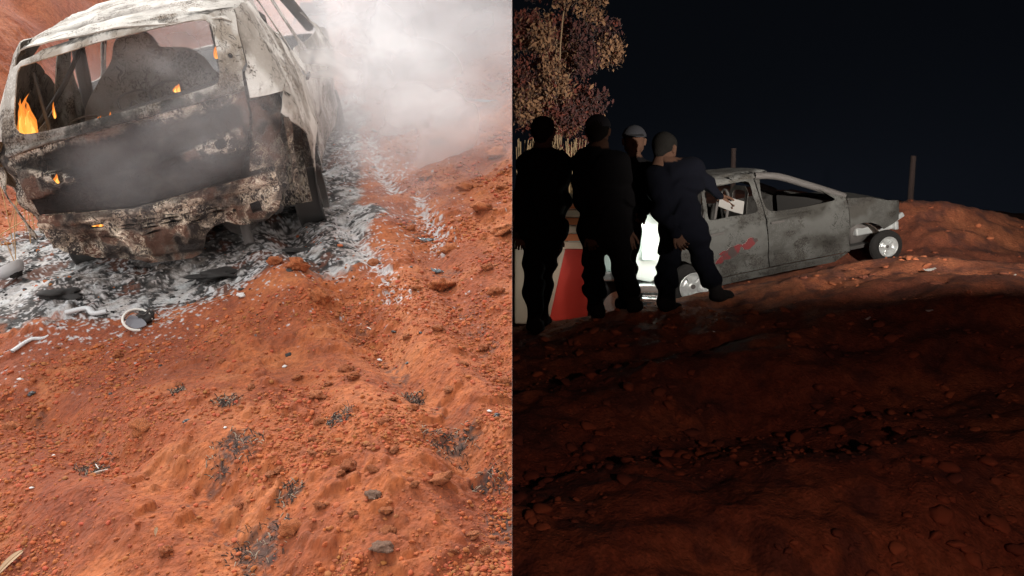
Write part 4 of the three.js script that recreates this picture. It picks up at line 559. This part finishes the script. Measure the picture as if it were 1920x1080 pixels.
// an added work light, unseen at the right in place of headlamps, lights car, bank, tree
{
  const at0 = V(3.0, 1.75, -2.3), aim = V(3.3, 0.95, -9.3), dir = aim.clone().sub(at0).normalize(), g = new THREE.Group(); g.position.set(at0.x, nightY(at0.x, at0.z), at0.z);
  const up = at0.y - g.position.y, black = mat({ color: rgb(0.03, 0.03, 0.03), roughness: 0.6 }), head = new THREE.Group(); head.name = 'lamp_head'; head.position.set(0, up, 0); head.lookAt(head.position.clone().add(dir));
  part(head, 'housing', xf(new RoundedBoxGeometry(0.26, 0.18, 0.1, 3, 0.02), 0, 0, -0.07), black); part(head, 'lens', xf(new RoundedBoxGeometry(0.22, 0.14, 0.01, 2, 0.004), 0, 0, -0.012), mat({ color: rgb(0.8, 0.8, 0.8), emissive: rgb(1, 0.93, 0.82), emissiveIntensity: 4 })); g.add(head);
  part(head, 'added_barn_door', xf(new THREE.BoxGeometry(0.5, 0.3, 0.006), 0, -0.164, 0.3), black); part(g, 'pole', xf(new THREE.CylinderGeometry(0.014, 0.018, up, 10), 0, up / 2, 0), black); for (let i = 0; i < 3; i++) part(g, 'leg', tube([[0, up * 0.45, 0], [Math.cos(i * 2.1) * 0.42, -0.02, Math.sin(i * 2.1) * 0.42]], 0.012, 4, 6), black);  // flap added below the lens to keep its beam off the near soil
  add(g, 'added_work_light', 'added work lamp on a black tripod at the right of the night field', 'lamp');
  const s = new THREE.SpotLight(new THREE.Color(1, 0.93, 0.84), 430, 0, 0.56, 0.8, 2); s.name = 'added_work_light'; s.position.copy(at0).addScaledVector(dir, 0.03); s.target.position.copy(aim); s.castShadow = true; s.shadow.radius = 3; scene.add(s, s.target);
}
{ // an added fill lamp, unseen behind the camera, gives the near soil its faint red
  const g = new THREE.Group(); g.position.set(1.1, nightY(1.1, 0.9), 0.9); const black = mat({ color: rgb(0.03, 0.03, 0.03) }); part(g, 'stake', xf(new THREE.CylinderGeometry(0.012, 0.012, 1.8, 8), 0, 0.9, 0), black); part(g, 'bulb', xf(new THREE.SphereGeometry(0.035, 16, 12), 0, 1.82, 0), mat({ color: rgb(0.8, 0.8, 0.8), emissive: rgb(1, 0.8, 0.6), emissiveIntensity: 1 }));
  const l = new THREE.PointLight(new THREE.Color(1, 0.55, 0.46), 9.5); l.name = 'added_fill_light'; l.position.set(0, 1.82, 0); l.castShadow = true; g.add(l); add(g, 'added_fill_lamp', 'added fill bulb on a thin stake at the near edge of the night field', 'lamp');
}
// ------------------------------------------------------------------ the burnt car again, from its right side
{
  const A = at(1303, 538, 8.8), want = V(0.66, 0.245, -0.76).distanceTo(V(0.66, 0.26, -3.08)); let lo = 8.8, hi = 12;
  for (let i = 0; i < 40; i++) { const m = (lo + hi) / 2; if (at(1658, 463, m).distanceTo(A) > want) hi = m; else lo = m; }
  const B = at(1658, 463, lo), f = B.clone().sub(A).normalize(), z = f.clone().negate(), x = V(0, 1, 0).cross(z).normalize(), y = z.clone().cross(x); // nose along -z
  const m = new THREE.Matrix4().makeBasis(x, y, z), o = A.clone().sub(V(0.74, 0.245, -0.76).applyMatrix4(m)); m.setPosition(o);
  m.setPosition(o.clone().addScaledVector(y, -0.03).addScaledVector(f, -0.28)); nightCar.applyMatrix4(m);
  nightCar.scale.set(1, 0.9, 1);
  for (const w of nightCar.children) if (w.name === 'wheel') { const front = w.position.z < -2; w.position.y += 0.055; w.position.z -= 0.28; w.scale.setScalar(front ? 0.66 : 0.9); part(w, 'burnt_tyre', xf(new THREE.TorusGeometry(0.235, 0.075, 10, 32), 0, 0.0, 0, Math.PI / 2), M.char); if (front) w.position.x += Math.sign(w.position.x) * 0.1; }
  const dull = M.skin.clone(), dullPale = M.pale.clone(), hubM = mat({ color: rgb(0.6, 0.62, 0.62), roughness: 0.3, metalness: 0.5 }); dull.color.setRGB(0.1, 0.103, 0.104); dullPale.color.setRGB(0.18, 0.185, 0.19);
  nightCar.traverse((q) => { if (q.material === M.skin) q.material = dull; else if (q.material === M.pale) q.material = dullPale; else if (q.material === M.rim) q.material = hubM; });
  nightCar.traverse((q) => { if (q.userData.label) delete q.userData.label; });
  add(nightCar, 'burnt_car', 'ash grey burnt out hatchback seen from its side at night', 'car');
  const reflectionM = mat({ vertexColors: true, roughness: 0.6 }); [[1.5, 0.62, 0.14, 0.07], [1.72, 0.67, 0.09, 0.05], [1.36, 0.55, 0.06, 0.035]].forEach(([d, y, w, h], i) => { const o = Array.from({ length: 30 }, (_, k) => { const t = k / 30 * 2 * Math.PI, r = 0.55 + 0.9 * fbm(Math.cos(t) * 2.2 + i * 5, Math.sin(t) * 2.2, 985, 3); return [sOf(d + w * r * Math.cos(t)), y + h * r * Math.sin(t) + 0.25 * w * Math.cos(t)]; }); part(nightCar, 'red_reflection_patch', sheet(o, [], (u, v, q) => body(u, v, q + 0.008), { step: 0.025, thick: 0.002, dent: 0.004, s: 30 + i, col: (u, v) => mix3([0.12, 0.013, 0.015], [0.04, 0.028, 0.026], ss(fbm(u * 14, v * 14, 981, 4), 0.44, 0.58)) }), reflectionM, 'ragged patch of red reflection coloured onto the burnt side'); });  // red light reflected on the side, put into colour as thin patches
}
// ------------------------------------------------------------------ tree, fence posts, scraps
{
  const base = at(1046, 300, 12.2), c = at(1042, 140, 12.2), g = new THREE.Group(); base.y = nightY(base.x, base.z) - 0.05; g.position.copy(base); const top = c.clone().sub(base);
  const bark = mat({ color: rgb(0.3, 0.2, 0.12), roughness: 0.95 }), woods = [], leaves = [[], [], []], leafG = new THREE.PlaneGeometry(1, 0.55, 2, 1); { const p = leafG.attributes.position; for (let i = 0; i < p.count; i++) p.setZ(i, -0.3 * Math.abs(p.getX(i))); p.setY(0, 0.08); p.setY(2, 0.08); p.setY(3, -0.08); p.setY(5, -0.08); leafG.computeVertexNormals(); }
  woods.push(tube([[0, 0, 0], [0.03, top.y * 0.35, 0.02], top.clone().multiplyScalar(0.8).toArray()], 0.05, 12, 7)); const clumps = [];
  for (let i = 0; i < 64; i++) { const t = Math.acos(rr(-1, 1)), a = rr(0, 6.28), r = 0.95 * Math.cbrt(rr(0.12, 1)), p = top.clone().add(V(Math.sin(t) * Math.cos(a) * r * 0.98, Math.cos(t) * r * 1.28 * (0.9 + 0.25 * Math.sin(a * 2)), Math.sin(t) * Math.sin(a) * r * 0.8)); if (p.x + base.x < 0.06) continue; clumps.push(p); if (i % 7 === 0) woods.push(tube([[0.02, top.y * rr(0.35, 0.6), 0], top.clone().lerp(p, 0.5).add(V(0, -0.1, 0)), p], 0.011, 8, 5)); }
  for (const p of clumps) { const n = 380, tone = rnd(); for (let i = 0; i < n; i++) { const q = p.clone().add(V(rr(-1, 1), rr(-1, 1), rr(-1, 1)).normalize().multiplyScalar(rr(0.16, 0.28) * Math.cbrt(rnd()))); if (q.x + base.x < 0.03) continue; const s = 0.032 * Math.pow(2.8, rnd()), k = tone < 0.4 ? 0 : tone < 0.75 ? 1 : 2; leaves[rnd() < 0.15 ? Math.floor(rnd() * 3) : k].push(xf(leafG.clone(), q.x, q.y, q.z, rr(-2, 2), rr(0, 6), rr(-2, 2), s)); } }
  part(g, 'trunk', merge(woods), bark);
  const cr = new THREE.Group(); cr.name = 'crown'; g.add(cr);
  [[0.2, 0.045, 0.026], [0.34, 0.18, 0.09], [0.1, 0.03, 0.025]].forEach((k, i) => { const m = part(cr, 'leaves', merge(leaves[i]), new THREE.MeshPhysicalMaterial({ color: rgb(...k), roughness: 0.9, side: THREE.DoubleSide, transmission: 0.25, thickness: 0 })); m.userData.kind = 'stuff'; });
  add(g, 'tree', 'small bushy tree with reddish brown leaves behind the men', 'tree');
  const dry = new THREE.Group(), b0 = at(1030, 270, 11.2); b0.y = nightY(b0.x, b0.z); dry.position.copy(b0); const st = [];
  for (let i = 0; i < 320; i++) { const x = rr(-0.42, 0.42), z = rr(-0.3, 0.3), h = rr(1.2, 1.95), l = rr(-0.15, 0.2); if (b0.x + x + Math.min(0, l) < 0.03) continue; st.push(tube([[x, -0.1, z], [x + l * 0.3, h * 0.6, z], [x + l, h, z + rr(-0.1, 0.1)]], rr(0.005, 0.011), 5, 3)); }
  part(dry, 'stalks', merge(st), mat({ color: rgb(0.42, 0.3, 0.17) })).userData.kind = 'stuff'; add(dry, 'dry_grass', 'clump of tall straw coloured grass under the night tree', 'grass');
  const wood = mat({ map: reps(soilGrain, 1), color: rgb(0.05, 0.03, 0.026), bumpMap: reps(soilBump, 2), bumpScale: 0.01 });
  for (const [u, v, d, r, l] of [[1377, 278, 14, 0.045, 'short brown fence post above the roof of the night car'], [1713, 292, 13, 0.045, 'dim fence post on the bank beyond the front wheel']]) { const p = at(u, v, d), y0 = nightY(p.x, p.z) - 0.1, h = p.y - y0, q = new THREE.CylinderGeometry(r * 0.9, r, h, 14, 6), a = q.attributes.position; for (let i = 0; i < a.count; i++) { const k = 1 + 0.12 * (noise3(V(a.getX(i) * 20, a.getY(i) * 3, a.getZ(i) * 20), 1, 5) - 0.5); a.setX(i, a.getX(i) * k); a.setZ(i, a.getZ(i) * k); } q.computeVertexNormals(); const m = new THREE.Mesh(q, wood); m.position.set(p.x, y0 + h / 2, p.z); m.rotation.z = rr(-0.03, 0.03); add(m, 'fence_post', l, 'fence post'); }
  const paper = mat({ color: rgb(0.62, 0.6, 0.57) });
  for (const [u, v, d, r, l, col] of [[1735, 615, 6.6, 0.045, 'pale stick on the dark soil below the front wheel', 0], [1622, 674, 5.6, 0.02, 'small pale scrap lowest on the dark slope', 0], [1735, 680, 5.5, 0.022, 'pale scrap under the stick on the dark slope', 0], [1803, 551, 8, 0.03, 'whitish scrap on the bank at the right', 0], [1358, 564, 6.9, 0.035, 'white scrap at the feet of the bending man', 0], [1340, 566, 6.95, 0.03, 'red scrap at the feet of the bending man', 1], [1890, 637, 6.3, 0.02, 'pale chip at the right edge of the dark slope', 0]]) {
    const p = at(u, v, d); p.y = nightY(p.x, p.z) + 0.012; const m = new THREE.Mesh(sheet([[-1, -0.3], [0.8, -0.4], [1, 0.2], [0, 0.5], [-0.8, 0.35]], [], (x, y, o) => V(x * r, o + 0.2 * r * x * x + 0.25 * r * y, y * r), { step: r * 4, thick: 0.002, dent: 0.004 }), col ? mat({ color: rgb(0.5, 0.06, 0.04) }) : paper); m.position.copy(p); m.rotation.set(0.5, rr(-0.4, 0.4), 0.3); add(m, 'scrap', l, 'scrap');
  }
}
// ------------------------------------------------------------------ the parked vehicle behind the men: only its front part stands in view
{
  const D = 8.0, g = new THREE.Group(), o = at(960, 540, D); o.y = nightY(0.8, -D) ; g.position.set(0, o.y, o.z);
  const beige = mat({ color: rgb(0.42, 0.34, 0.25), roughness: 0.5 }), red = mat({ color: rgb(0.5, 0.035, 0.02), roughness: 0.4 }), white = mat({ color: rgb(0.82, 0.86, 0.82), roughness: 0.35 }), black = mat({ color: rgb(0.012, 0.012, 0.013), roughness: 0.6 }), chrome = mat({ color: rgb(0.75, 0.78, 0.78), metalness: 0.9, roughness: 0.22 }), cream = mat({ color: rgb(0.78, 0.58, 0.42), roughness: 0.5 }), orange = mat({ color: rgb(0.75, 0.22, 0.08), roughness: 0.5 });
  const box = (w, h, d, x, y, z, r = 0.02) => xf(new RoundedBoxGeometry(w, h, d, 3, r), x, y, z);
  part(g, 'body', box(1.14, 0.62, 1.5, 0.62, 0.92, -0.82, 0.06), white); part(g, 'lower_panel', box(0.5, 0.82, 0.04, 0.275, 0.56, -0.03), beige); part(g, 'red_panel', (() => { const s = new THREE.Shape([[0.36, 0.2], [0.7, 0.12], [0.74, 0.86], [0.5, 0.86]].map((p) => new THREE.Vector2(...p))); return xf(new THREE.ExtrudeGeometry(s, { depth: 0.03, bevelSize: 0.006, bevelThickness: 0.006, bevelSegments: 2 }), 0, 0, -0.035); })(), red);
  for (let i = 0; i < 7; i++) part(g, 'stripe', box(0.46, 0.066, 0.03, 0.66, 0.9 + i * 0.075, -0.015, 0.008), i % 2 ? orange : cream);
  const fen = new THREE.Shape([[1.08, 0.62], [1.1, 1.12], [1.22, 1.2], [1.36, 1.1], [1.42, 0.92], [1.42, 0.66], [1.3, 0.58]].map((p) => new THREE.Vector2(...p))); part(g, 'fender', xf(new THREE.ExtrudeGeometry(fen, { depth: 0.9, bevelSize: 0.03, bevelThickness: 0.03, bevelSegments: 3 }), 0, 0, -0.95), white);
  part(g, 'bumper', merge([box(0.3, 0.09, 1.0, 1.3, 0.5, -0.45), box(0.24, 0.04, 1.0, 1.32, 0.4, -0.45)]), chrome); for (let i = 0; i < 4; i++) part(g, 'grille_bar', xf(box(0.16, 0.022, 0.05, 1.3, 0.35 - i * 0.05 + 0.08, 0.01, 0.006), 0, 0, 0), chrome);
  const w = new THREE.Group(); w.name = 'wheel'; w.position.set(1.02, 0.3, -0.1); w.rotation.x = Math.PI / 2; part(w, 'tyre', xf(new THREE.TorusGeometry(0.24, 0.09, 12, 32), 0, 0, 0, Math.PI / 2), black); part(w, 'rim', new THREE.CylinderGeometry(0.17, 0.17, 0.08, 28), chrome); g.add(w);
  part(g, 'step', box(0.3, 0.1, 0.12, 0.92, 0.62, 0.01), chrome); part(g, 'windscreen', xf(box(0.03, 0.5, 1.3, 1.05, 1.42, -0.75), 0, 0, 0), black);
  const lens = part(g, 'added_headlamp', xf(new RoundedBoxGeometry(0.13, 0.3, 0.03, 3, 0.014), 1.27, 0.92, 0.05), mat({ color: rgb(0.85, 0.9, 0.87), emissive: rgb(0.8, 1, 0.9), emissiveIntensity: 0.75, roughness: 0.3 }), 'added white glow on the fender'); void lens;  // added glow, makes the white fender read as strongly lit
  add(g, 'rescue_vehicle', 'white, red and beige vehicle standing behind the men, with an added glow', 'vehicle');
  const l = new THREE.PointLight(new THREE.Color(0.85, 1, 0.93), 0.35); l.name = 'added_headlamp_light'; l.position.set(1.27, o.y + 0.92, o.z + 0.2); l.castShadow = true; l.shadow.radius = 4; scene.add(l);  // added light before the glow on the fender
}

// ------------------------------------------------------------------ people: tapered capsules joined by a smooth minimum
function cap(p, a, b, ra, rb) { const abx = b.x - a.x, aby = b.y - a.y, abz = b.z - a.z, apx = p.x - a.x, apy = p.y - a.y, apz = p.z - a.z, t = clamp((apx * abx + apy * aby + apz * abz) / (abx * abx + aby * aby + abz * abz + 1e-9)); return Math.hypot(apx - abx * t, apy - aby * t, apz - abz * t) - mix(ra, rb, t); }
const smin = (a, b, k) => { const h = Math.max(0, k - Math.abs(a - b)) / k; return Math.min(a, b) - h * h * k / 4; };
function surfaceOf(dist, lo, hi, cell) {
  const c = lo.clone().add(hi).multiplyScalar(0.5), S = Math.max(hi.x - lo.x, hi.y - lo.y, hi.z - lo.z), n = Math.min(150, Math.ceil(S / cell)), mc = new MarchingCubes(n, undefined, false, false, 160000), p = V(), half = n / 2;
  mc.isolation = 0; mc.field.fill(-1);
  const ok = (q, l, h) => q >= l - cell * 2 && q <= h + cell * 2;
  for (let z = 0; z < n; z++) { p.z = c.z + (z - half) / half * S / 2; if (!ok(p.z, lo.z, hi.z)) continue; for (let y = 0; y < n; y++) { p.y = c.y + (y - half) / half * S / 2; if (!ok(p.y, lo.y, hi.y)) continue; for (let x = 0; x < n; x++) { p.x = c.x + (x - half) / half * S / 2; if (!ok(p.x, lo.x, hi.x)) continue; mc.field[x + y * n + z * n * n] = -dist(p); } } }
  mc.update(); const k = mc.count, g = new THREE.BufferGeometry(), pos = mc.positionArray.slice(0, k * 3), nor = mc.normalArray.slice(0, k * 3);
  for (let i = 0; i < k; i++) { pos[i * 3] = c.x + pos[i * 3] * S / 2; pos[i * 3 + 1] = c.y + pos[i * 3 + 1] * S / 2; pos[i * 3 + 2] = c.z + pos[i * 3 + 2] * S / 2; }
  g.setAttribute('position', new THREE.BufferAttribute(pos, 3)); g.setAttribute('normal', new THREE.BufferAttribute(nor, 3)); return g;
}
const skinTone = [0.07, 0.037, 0.025];
function headGeometry() { // faces +z, chin at -0.11, crown at 0.12
  const d = (p) => {
    const q = V(Math.abs(p.x), p.y, p.z); let s = cap(p, V(0, 0.035, -0.02), V(0, 0.03, 0.01), 0.088, 0.083); s = smin(s, cap(p, V(0, -0.03, 0.03), V(0, -0.075, 0.05), 0.06, 0.038), 0.04); s = smin(s, cap(q, V(0.035, -0.02, 0.045), V(0.05, -0.045, 0.0), 0.028, 0.03), 0.03);
    s = smin(s, cap(p, V(0, 0.0, 0.088), V(0, -0.032, 0.108), 0.011, 0.015), 0.015); s = smin(s, cap(q, V(0.012, 0.018, 0.083), V(0.045, 0.014, 0.07), 0.011, 0.01), 0.015); s = smin(s, cap(q, V(0.086, -0.01, -0.005), V(0.09, 0.025, -0.012), 0.013, 0.016), 0.01);
    s = smin(s, cap(q, V(0, -0.058, 0.086), V(0.02, -0.06, 0.078), 0.008, 0.005), 0.008); s = Math.max(s, -cap(q, V(0.032, -0.002, 0.093), V(0.036, -0.002, 0.09), 0.011, 0.011)); s = smin(s, cap(q, V(0.032, -0.002, 0.077), V(0.033, -0.002, 0.077), 0.0125, 0.0125), 0.004);
    return smin(s, cap(p, V(0, -0.06, -0.02), V(0, -0.14, -0.035), 0.052, 0.058), 0.03);
  };
  return surfaceOf(d, V(-0.12, -0.15, -0.13), V(0.12, 0.14, 0.14), 0.0042);
}
function handGeometry(side, curl) { // wrist at 0, fingers towards -y, palm faces +z; side 1 has its thumb at +x
  const bones = [[V(0, 0, 0), V(0, -0.03, 0), 0.024, 0.026], [V(-0.02, -0.03, 0), V(-0.022, -0.085, 0.004), 0.016, 0.014], [V(0.0, -0.03, 0), V(0.0, -0.09, 0.002), 0.017, 0.014], [V(0.02, -0.03, 0), V(0.022, -0.085, 0.003), 0.016, 0.014]], chains = [];
  [[-0.031, 0.058, 0.0075], [-0.011, 0.072, 0.0085], [0.01, 0.078, 0.009], [0.029, 0.07, 0.0085]].forEach(([x, len, r], i) => { let p = V(x, -0.088 - (i === 0 ? -0.006 : 0), 0.003), a = curl * 0.35; for (const f of [0.45, 0.32, 0.23]) { const q = p.clone().add(V(x * 0.06, -Math.cos(a) * len * f, Math.sin(a) * len * f)); chains.push([p, q, r, r * 0.92]); p = q; a += curl * 0.75; } });
  let p = V(0.024, -0.03, 0.006); for (const [dx, dy, dz, r] of [[0.02, -0.028, 0.012, 0.0125], [0.012, -0.026, 0.01, 0.0105], [0.005, -0.02, 0.006, 0.009]]) { const q = p.clone().add(V(dx, dy, dz)); chains.push([p, q, r, r * 0.92]); p = q; }
  const d = (v) => { let s = 1; for (const [a, b, r, t] of bones) s = smin(s, cap(v, a, b, r, t), 0.018); s = Math.max(s, Math.abs(v.z) - 0.0155); let f = 1; for (const [a, b, r, t] of chains) f = smin(f, cap(v, a, b, r, t), 0.004); return smin(s, f, 0.008); };
  const g = surfaceOf(d, V(-0.07, -0.2, -0.05), V(0.1, 0.04, 0.1), 0.0032); if (side < 0) { g.scale(-1, 1, 1); const q = g.attributes.position; for (const at of [g.attributes.position, g.attributes.normal]) for (let i = 0; i < q.count; i += 3) for (let c = 0; c < 3; c++) { const k = at.array[(i + 1) * 3 + c]; at.array[(i + 1) * 3 + c] = at.array[(i + 2) * 3 + c]; at.array[(i + 2) * 3 + c] = k; } } return g;
}
const HEAD = headGeometry(), HANDS = { '1': handGeometry(1, 0.7), '-1': handGeometry(-1, 0.7) };
function person(J, { cloth, trouser, face, tilt = 0, build = 1, label, hair = [0.01, 0.009, 0.008], capped = false, holdAt = null }) {
  // J: joints in the world. The figure stands on its own feet; the group sits on the ground between them.
  const root = J.footL.clone().add(J.footR).multiplyScalar(0.5), g = new THREE.Group(); g.position.copy(root); const j = {}; for (const k in J) j[k] = J[k].clone().sub(root);
  const fwd = face.clone().setY(0).normalize(), mid = (a, b, t) => a.clone().lerp(b, t), B = build, toe = (f) => f.clone().addScaledVector(fwd, 0.17).add(V(0, -0.035, 0));
  const chest = mid(j.neck, j.pelvis, 0.3), belly = mid(j.neck, j.pelvis, 0.72), bones = [
    [j.neck, chest, 0.075 * B, 0.135 * B], [chest, belly, 0.14 * B, 0.13 * B], [belly, j.pelvis, 0.13 * B, 0.13 * B], [mid(chest, j.shoL, 0.5), mid(j.shoL, belly, 0.35), 0.115 * B, 0.11 * B], [mid(chest, j.shoR, 0.5), mid(j.shoR, belly, 0.35), 0.115 * B, 0.11 * B], [j.shoL, j.shoR, 0.07 * B, 0.07 * B], [j.hipL, j.hipR, 0.11 * B, 0.11 * B], [j.neck, j.head, 0.058, 0.05],
    ...['L', 'R'].flatMap((s) => [[j['sho' + s], j['elb' + s], 0.064 * B, 0.05 * B], [j['elb' + s], j['hand' + s], 0.05 * B, 0.036 * B], [j['hip' + s], j['kne' + s], 0.095 * B, 0.066 * B], [mid(j['kne' + s], j['foot' + s], 0.02), mid(j['kne' + s], j['foot' + s], 0.35), 0.064 * B, 0.066 * B], [mid(j['kne' + s], j['foot' + s], 0.35), j['foot' + s], 0.066 * B, 0.05], [j['foot' + s], toe(j['foot' + s]), 0.05, 0.042]])];
  const lo = V(9, 9, 9), hi = V(-9, -9, -9); for (const [a, b] of bones) for (const q of [a, b]) { lo.min(q.clone().subScalar(0.2)); hi.max(q.clone().addScalar(0.2)); }
  const fold = (p) => 0.011 * Math.sin(p.y * 34 + 14 * fbm(p.x * 6 + p.z * 4, p.y * 3, 990, 2));
  let bodyG = surfaceOf((p) => { let s = 1; for (const [a, b, r, t] of bones) { const d = cap(p, a, b, r, t); s = smin(s, d, 0.05); } return s + fold(p); }, lo, hi, 0.0155);
  tint(bodyG, (x, y, z) => { const v = V(x, y, z); if (v.distanceTo(j.head) < 0.15 && y > j.neck.y + 0.03) return skinTone; for (const s of ['L', 'R']) if (Math.min(cap(v, j['foot' + s], toe(j['foot' + s]), 0, 0)) < 0.085) return [0.012, 0.011, 0.011]; return y < j.pelvis.y + 0.02 ? trouser : cloth; });
  const m = new THREE.Matrix4().lookAt(face.clone().applyAxisAngle(V(1, 0, 0), 0).add(V(0, -tilt, 0)), V(), V(0, 1, 0)), hg = HEAD.clone(); hg.applyMatrix4(m); hg.translate(j.head.x, j.head.y, j.head.z); tint(hg, () => skinTone);
  const parts = [bodyG, hg];
  for (const [s, k] of [['L', -1], ['R', 1]]) { const h = HANDS[k].clone(), dir = j['hand' + s].clone().sub(j['elb' + s]).normalize(), q = new THREE.Quaternion().setFromUnitVectors(V(0, -1, 0), dir); h.applyQuaternion(q); const e = j['hand' + s]; h.translate(e.x, e.y, e.z); tint(h, () => skinTone); parts.push(h); }
  const clothM = new THREE.MeshPhysicalMaterial({ vertexColors: true, roughness: 0.95, specularIntensity: 0.15 }); part(g, 'body', mergeGeometries(parts), clothM);
  const hairG = surfaceOf((p) => { let s = cap(p, V(0, 0.045, -0.028), V(0, 0.05, 0.0), 0.092, 0.086); s = smin(s, cap(p, V(0, -0.03, -0.06), V(0, 0.0, -0.04), 0.05, 0.07), 0.03); s = Math.max(s, (p.z - 0.055) - 0.5 * (p.y - 0.06)); return s + 0.002 * Math.sin(p.x * 300) * Math.sin(p.y * 220); }, V(-0.12, -0.1, -0.15), V(0.12, 0.16, 0.12), 0.006); hairG.applyMatrix4(m); hairG.translate(j.head.x, j.head.y, j.head.z);
  part(g, 'hair', hairG, new THREE.MeshPhysicalMaterial({ color: rgb(...hair), roughness: 0.9, specularIntensity: 0.15 }));
  if (capped) { const c = merge([xf(new THREE.SphereGeometry(0.104, 24, 12, 0, 6.2832, 0, 1.5), 0, 0.045, -0.015), xf(new RoundedBoxGeometry(0.15, 0.012, 0.1, 3, 0.005), 0, 0.06, 0.11, 0.2)]); c.applyMatrix4(m); c.translate(j.head.x, j.head.y, j.head.z); part(g, 'cap', c, mat({ color: rgb(0.012, 0.012, 0.016), roughness: 0.9 })); }
  add(g, 'person', label, 'person'); return g;
}
const joints = (D, o) => { const r = {}; for (const k in o) { const [u, v, d = 0] = o[k]; r[k] = at(u, v, D + d); } for (const s of ['L', 'R']) { const f = r['foot' + s]; f.y = nightY(f.x, f.z) + 0.07; } return r; };
function added_torch(p, aim, power, label) {
  const d = aim.clone().sub(p).normalize(), g = new THREE.Group(); g.position.copy(p); g.quaternion.setFromUnitVectors(V(0, 0, 1), d); const black = mat({ color: rgb(0.02, 0.02, 0.02), roughness: 0.5 });
  part(g, 'handle', xf(new THREE.CylinderGeometry(0.014, 0.014, 0.12, 14), 0, 0, -0.02, Math.PI / 2), black); part(g, 'head', xf(new THREE.CylinderGeometry(0.026, 0.016, 0.05, 18), 0, 0, 0.06, Math.PI / 2), black); part(g, 'lens', xf(new THREE.CylinderGeometry(0.022, 0.022, 0.004, 18), 0, 0, 0.087, Math.PI / 2), mat({ color: rgb(0.9, 0.9, 0.9), emissive: rgb(1, 0.98, 0.92), emissiveIntensity: 3 }));
  const s = new THREE.SpotLight(new THREE.Color(1, 0.96, 0.9), power, 0, 0.62, 0.9, 2); s.name = 'added_torch_light'; s.position.copy(p).addScaledVector(d, 0.1); s.target.position.copy(aim); s.castShadow = true; scene.add(s, s.target); add(g, 'added_torch', label, 'added_torch');
}
const DARK = [0.005, 0.0045, 0.005], NAVY = [0.0024, 0.0027, 0.005];
person(joints(6.8, { head: [1019, 250], neck: [1018, 284], shoL: [992, 302], shoR: [1050, 302], elbL: [978, 372], elbR: [1056, 376, 0.1], handL: [976, 436, -0.05], handR: [1046, 438, 0.05], pelvis: [1020, 425], hipL: [1003, 432], hipR: [1036, 432], kneL: [1000, 528], kneR: [1018, 525, 0.2], footL: [1003, 618], footR: [1014, 610, 0.3] }), { cloth: DARK, trouser: DARK, face: V(0.3, 0, -1), build: 1.15, label: 'person in dark clothes standing with their back turned, leftmost of the group' });
person(joints(6.7, { head: [1121, 250], neck: [1122, 284], shoL: [1091, 304], shoR: [1158, 302], elbL: [1092, 374], elbR: [1176, 368], handL: [1106, 438, -0.08], handR: [1180, 432, 0.05], pelvis: [1132, 428], hipL: [1114, 434], hipR: [1150, 434], kneL: [1113, 522], kneR: [1172, 518], footL: [1118, 600], footR: [1189, 590] }), { cloth: DARK, trouser: DARK, face: V(0.25, 0, -1), capped: true, build: 1.16, label: 'person in dark clothes and cap standing with legs apart, second from left' });
person(joints(7.25, { head: [1189, 268], neck: [1190, 300], shoL: [1216, 318], shoR: [1164, 318], elbL: [1222, 372], elbR: [1160, 372], handL: [1208, 400, -0.1], handR: [1168, 410, -0.1], pelvis: [1176, 430], hipL: [1182, 434], hipR: [1168, 434], kneL: [1180, 512], kneR: [1170, 512], footL: [1182, 588], footR: [1168, 590] }), { cloth: DARK, trouser: DARK, face: V(-0.1, 0, 1), build: 0.88, capped: true, label: 'person whose face shows between two men with turned backs' });
const bent = joints(6.6, { head: [1246, 282], neck: [1248, 312], shoL: [1230, 330], shoR: [1298, 318], elbL: [1238, 394, -0.15], elbR: [1326, 342, 0.1], handL: [1266, 438, -0.2], handR: [1346, 366, 0.1], pelvis: [1284, 428], hipL: [1264, 434], hipR: [1300, 432], kneL: [1250, 512], kneR: [1322, 500, 0.05], footL: [1248, 578], footR: [1345, 560, 0.05] });
person(bent, { cloth: NAVY, trouser: NAVY, face: V(0.7, 0, -0.75), tilt: 0.35, build: 1.12, label: 'person in dark blue leaning to the car and holding out a paper' });
added_torch(at(972, 446, 6.72), at(1030, 555, 7.95), 5, 'added hand lamp held low by the leftmost person');  // added to brighten the beige panel behind the legs
added_torch(at(1206, 398, 7.13), at(1214, 445, 7.95), 2.2, 'added hand lamp held by the person whose face shows');  // added to brighten the white fender
{ const h = at(1371, 383, 6.68), m = new THREE.Mesh(sheet([[-0.1, -0.07], [0.1, -0.07], [0.1, 0.07], [-0.1, 0.07]], [], (x, y, o) => V(x, o + 0.6 * x * x, y), { step: 0.03, thick: 0.002, dent: 0.004, s: 40 }), mat({ color: rgb(0.2, 0.19, 0.18) })); m.position.copy(h); m.rotation.set(0.75, -0.25, -0.2); add(m, 'paper', 'pale sheet of paper in the leaning person\'s hand', 'paper'); }

renderer.render(scene, camera);
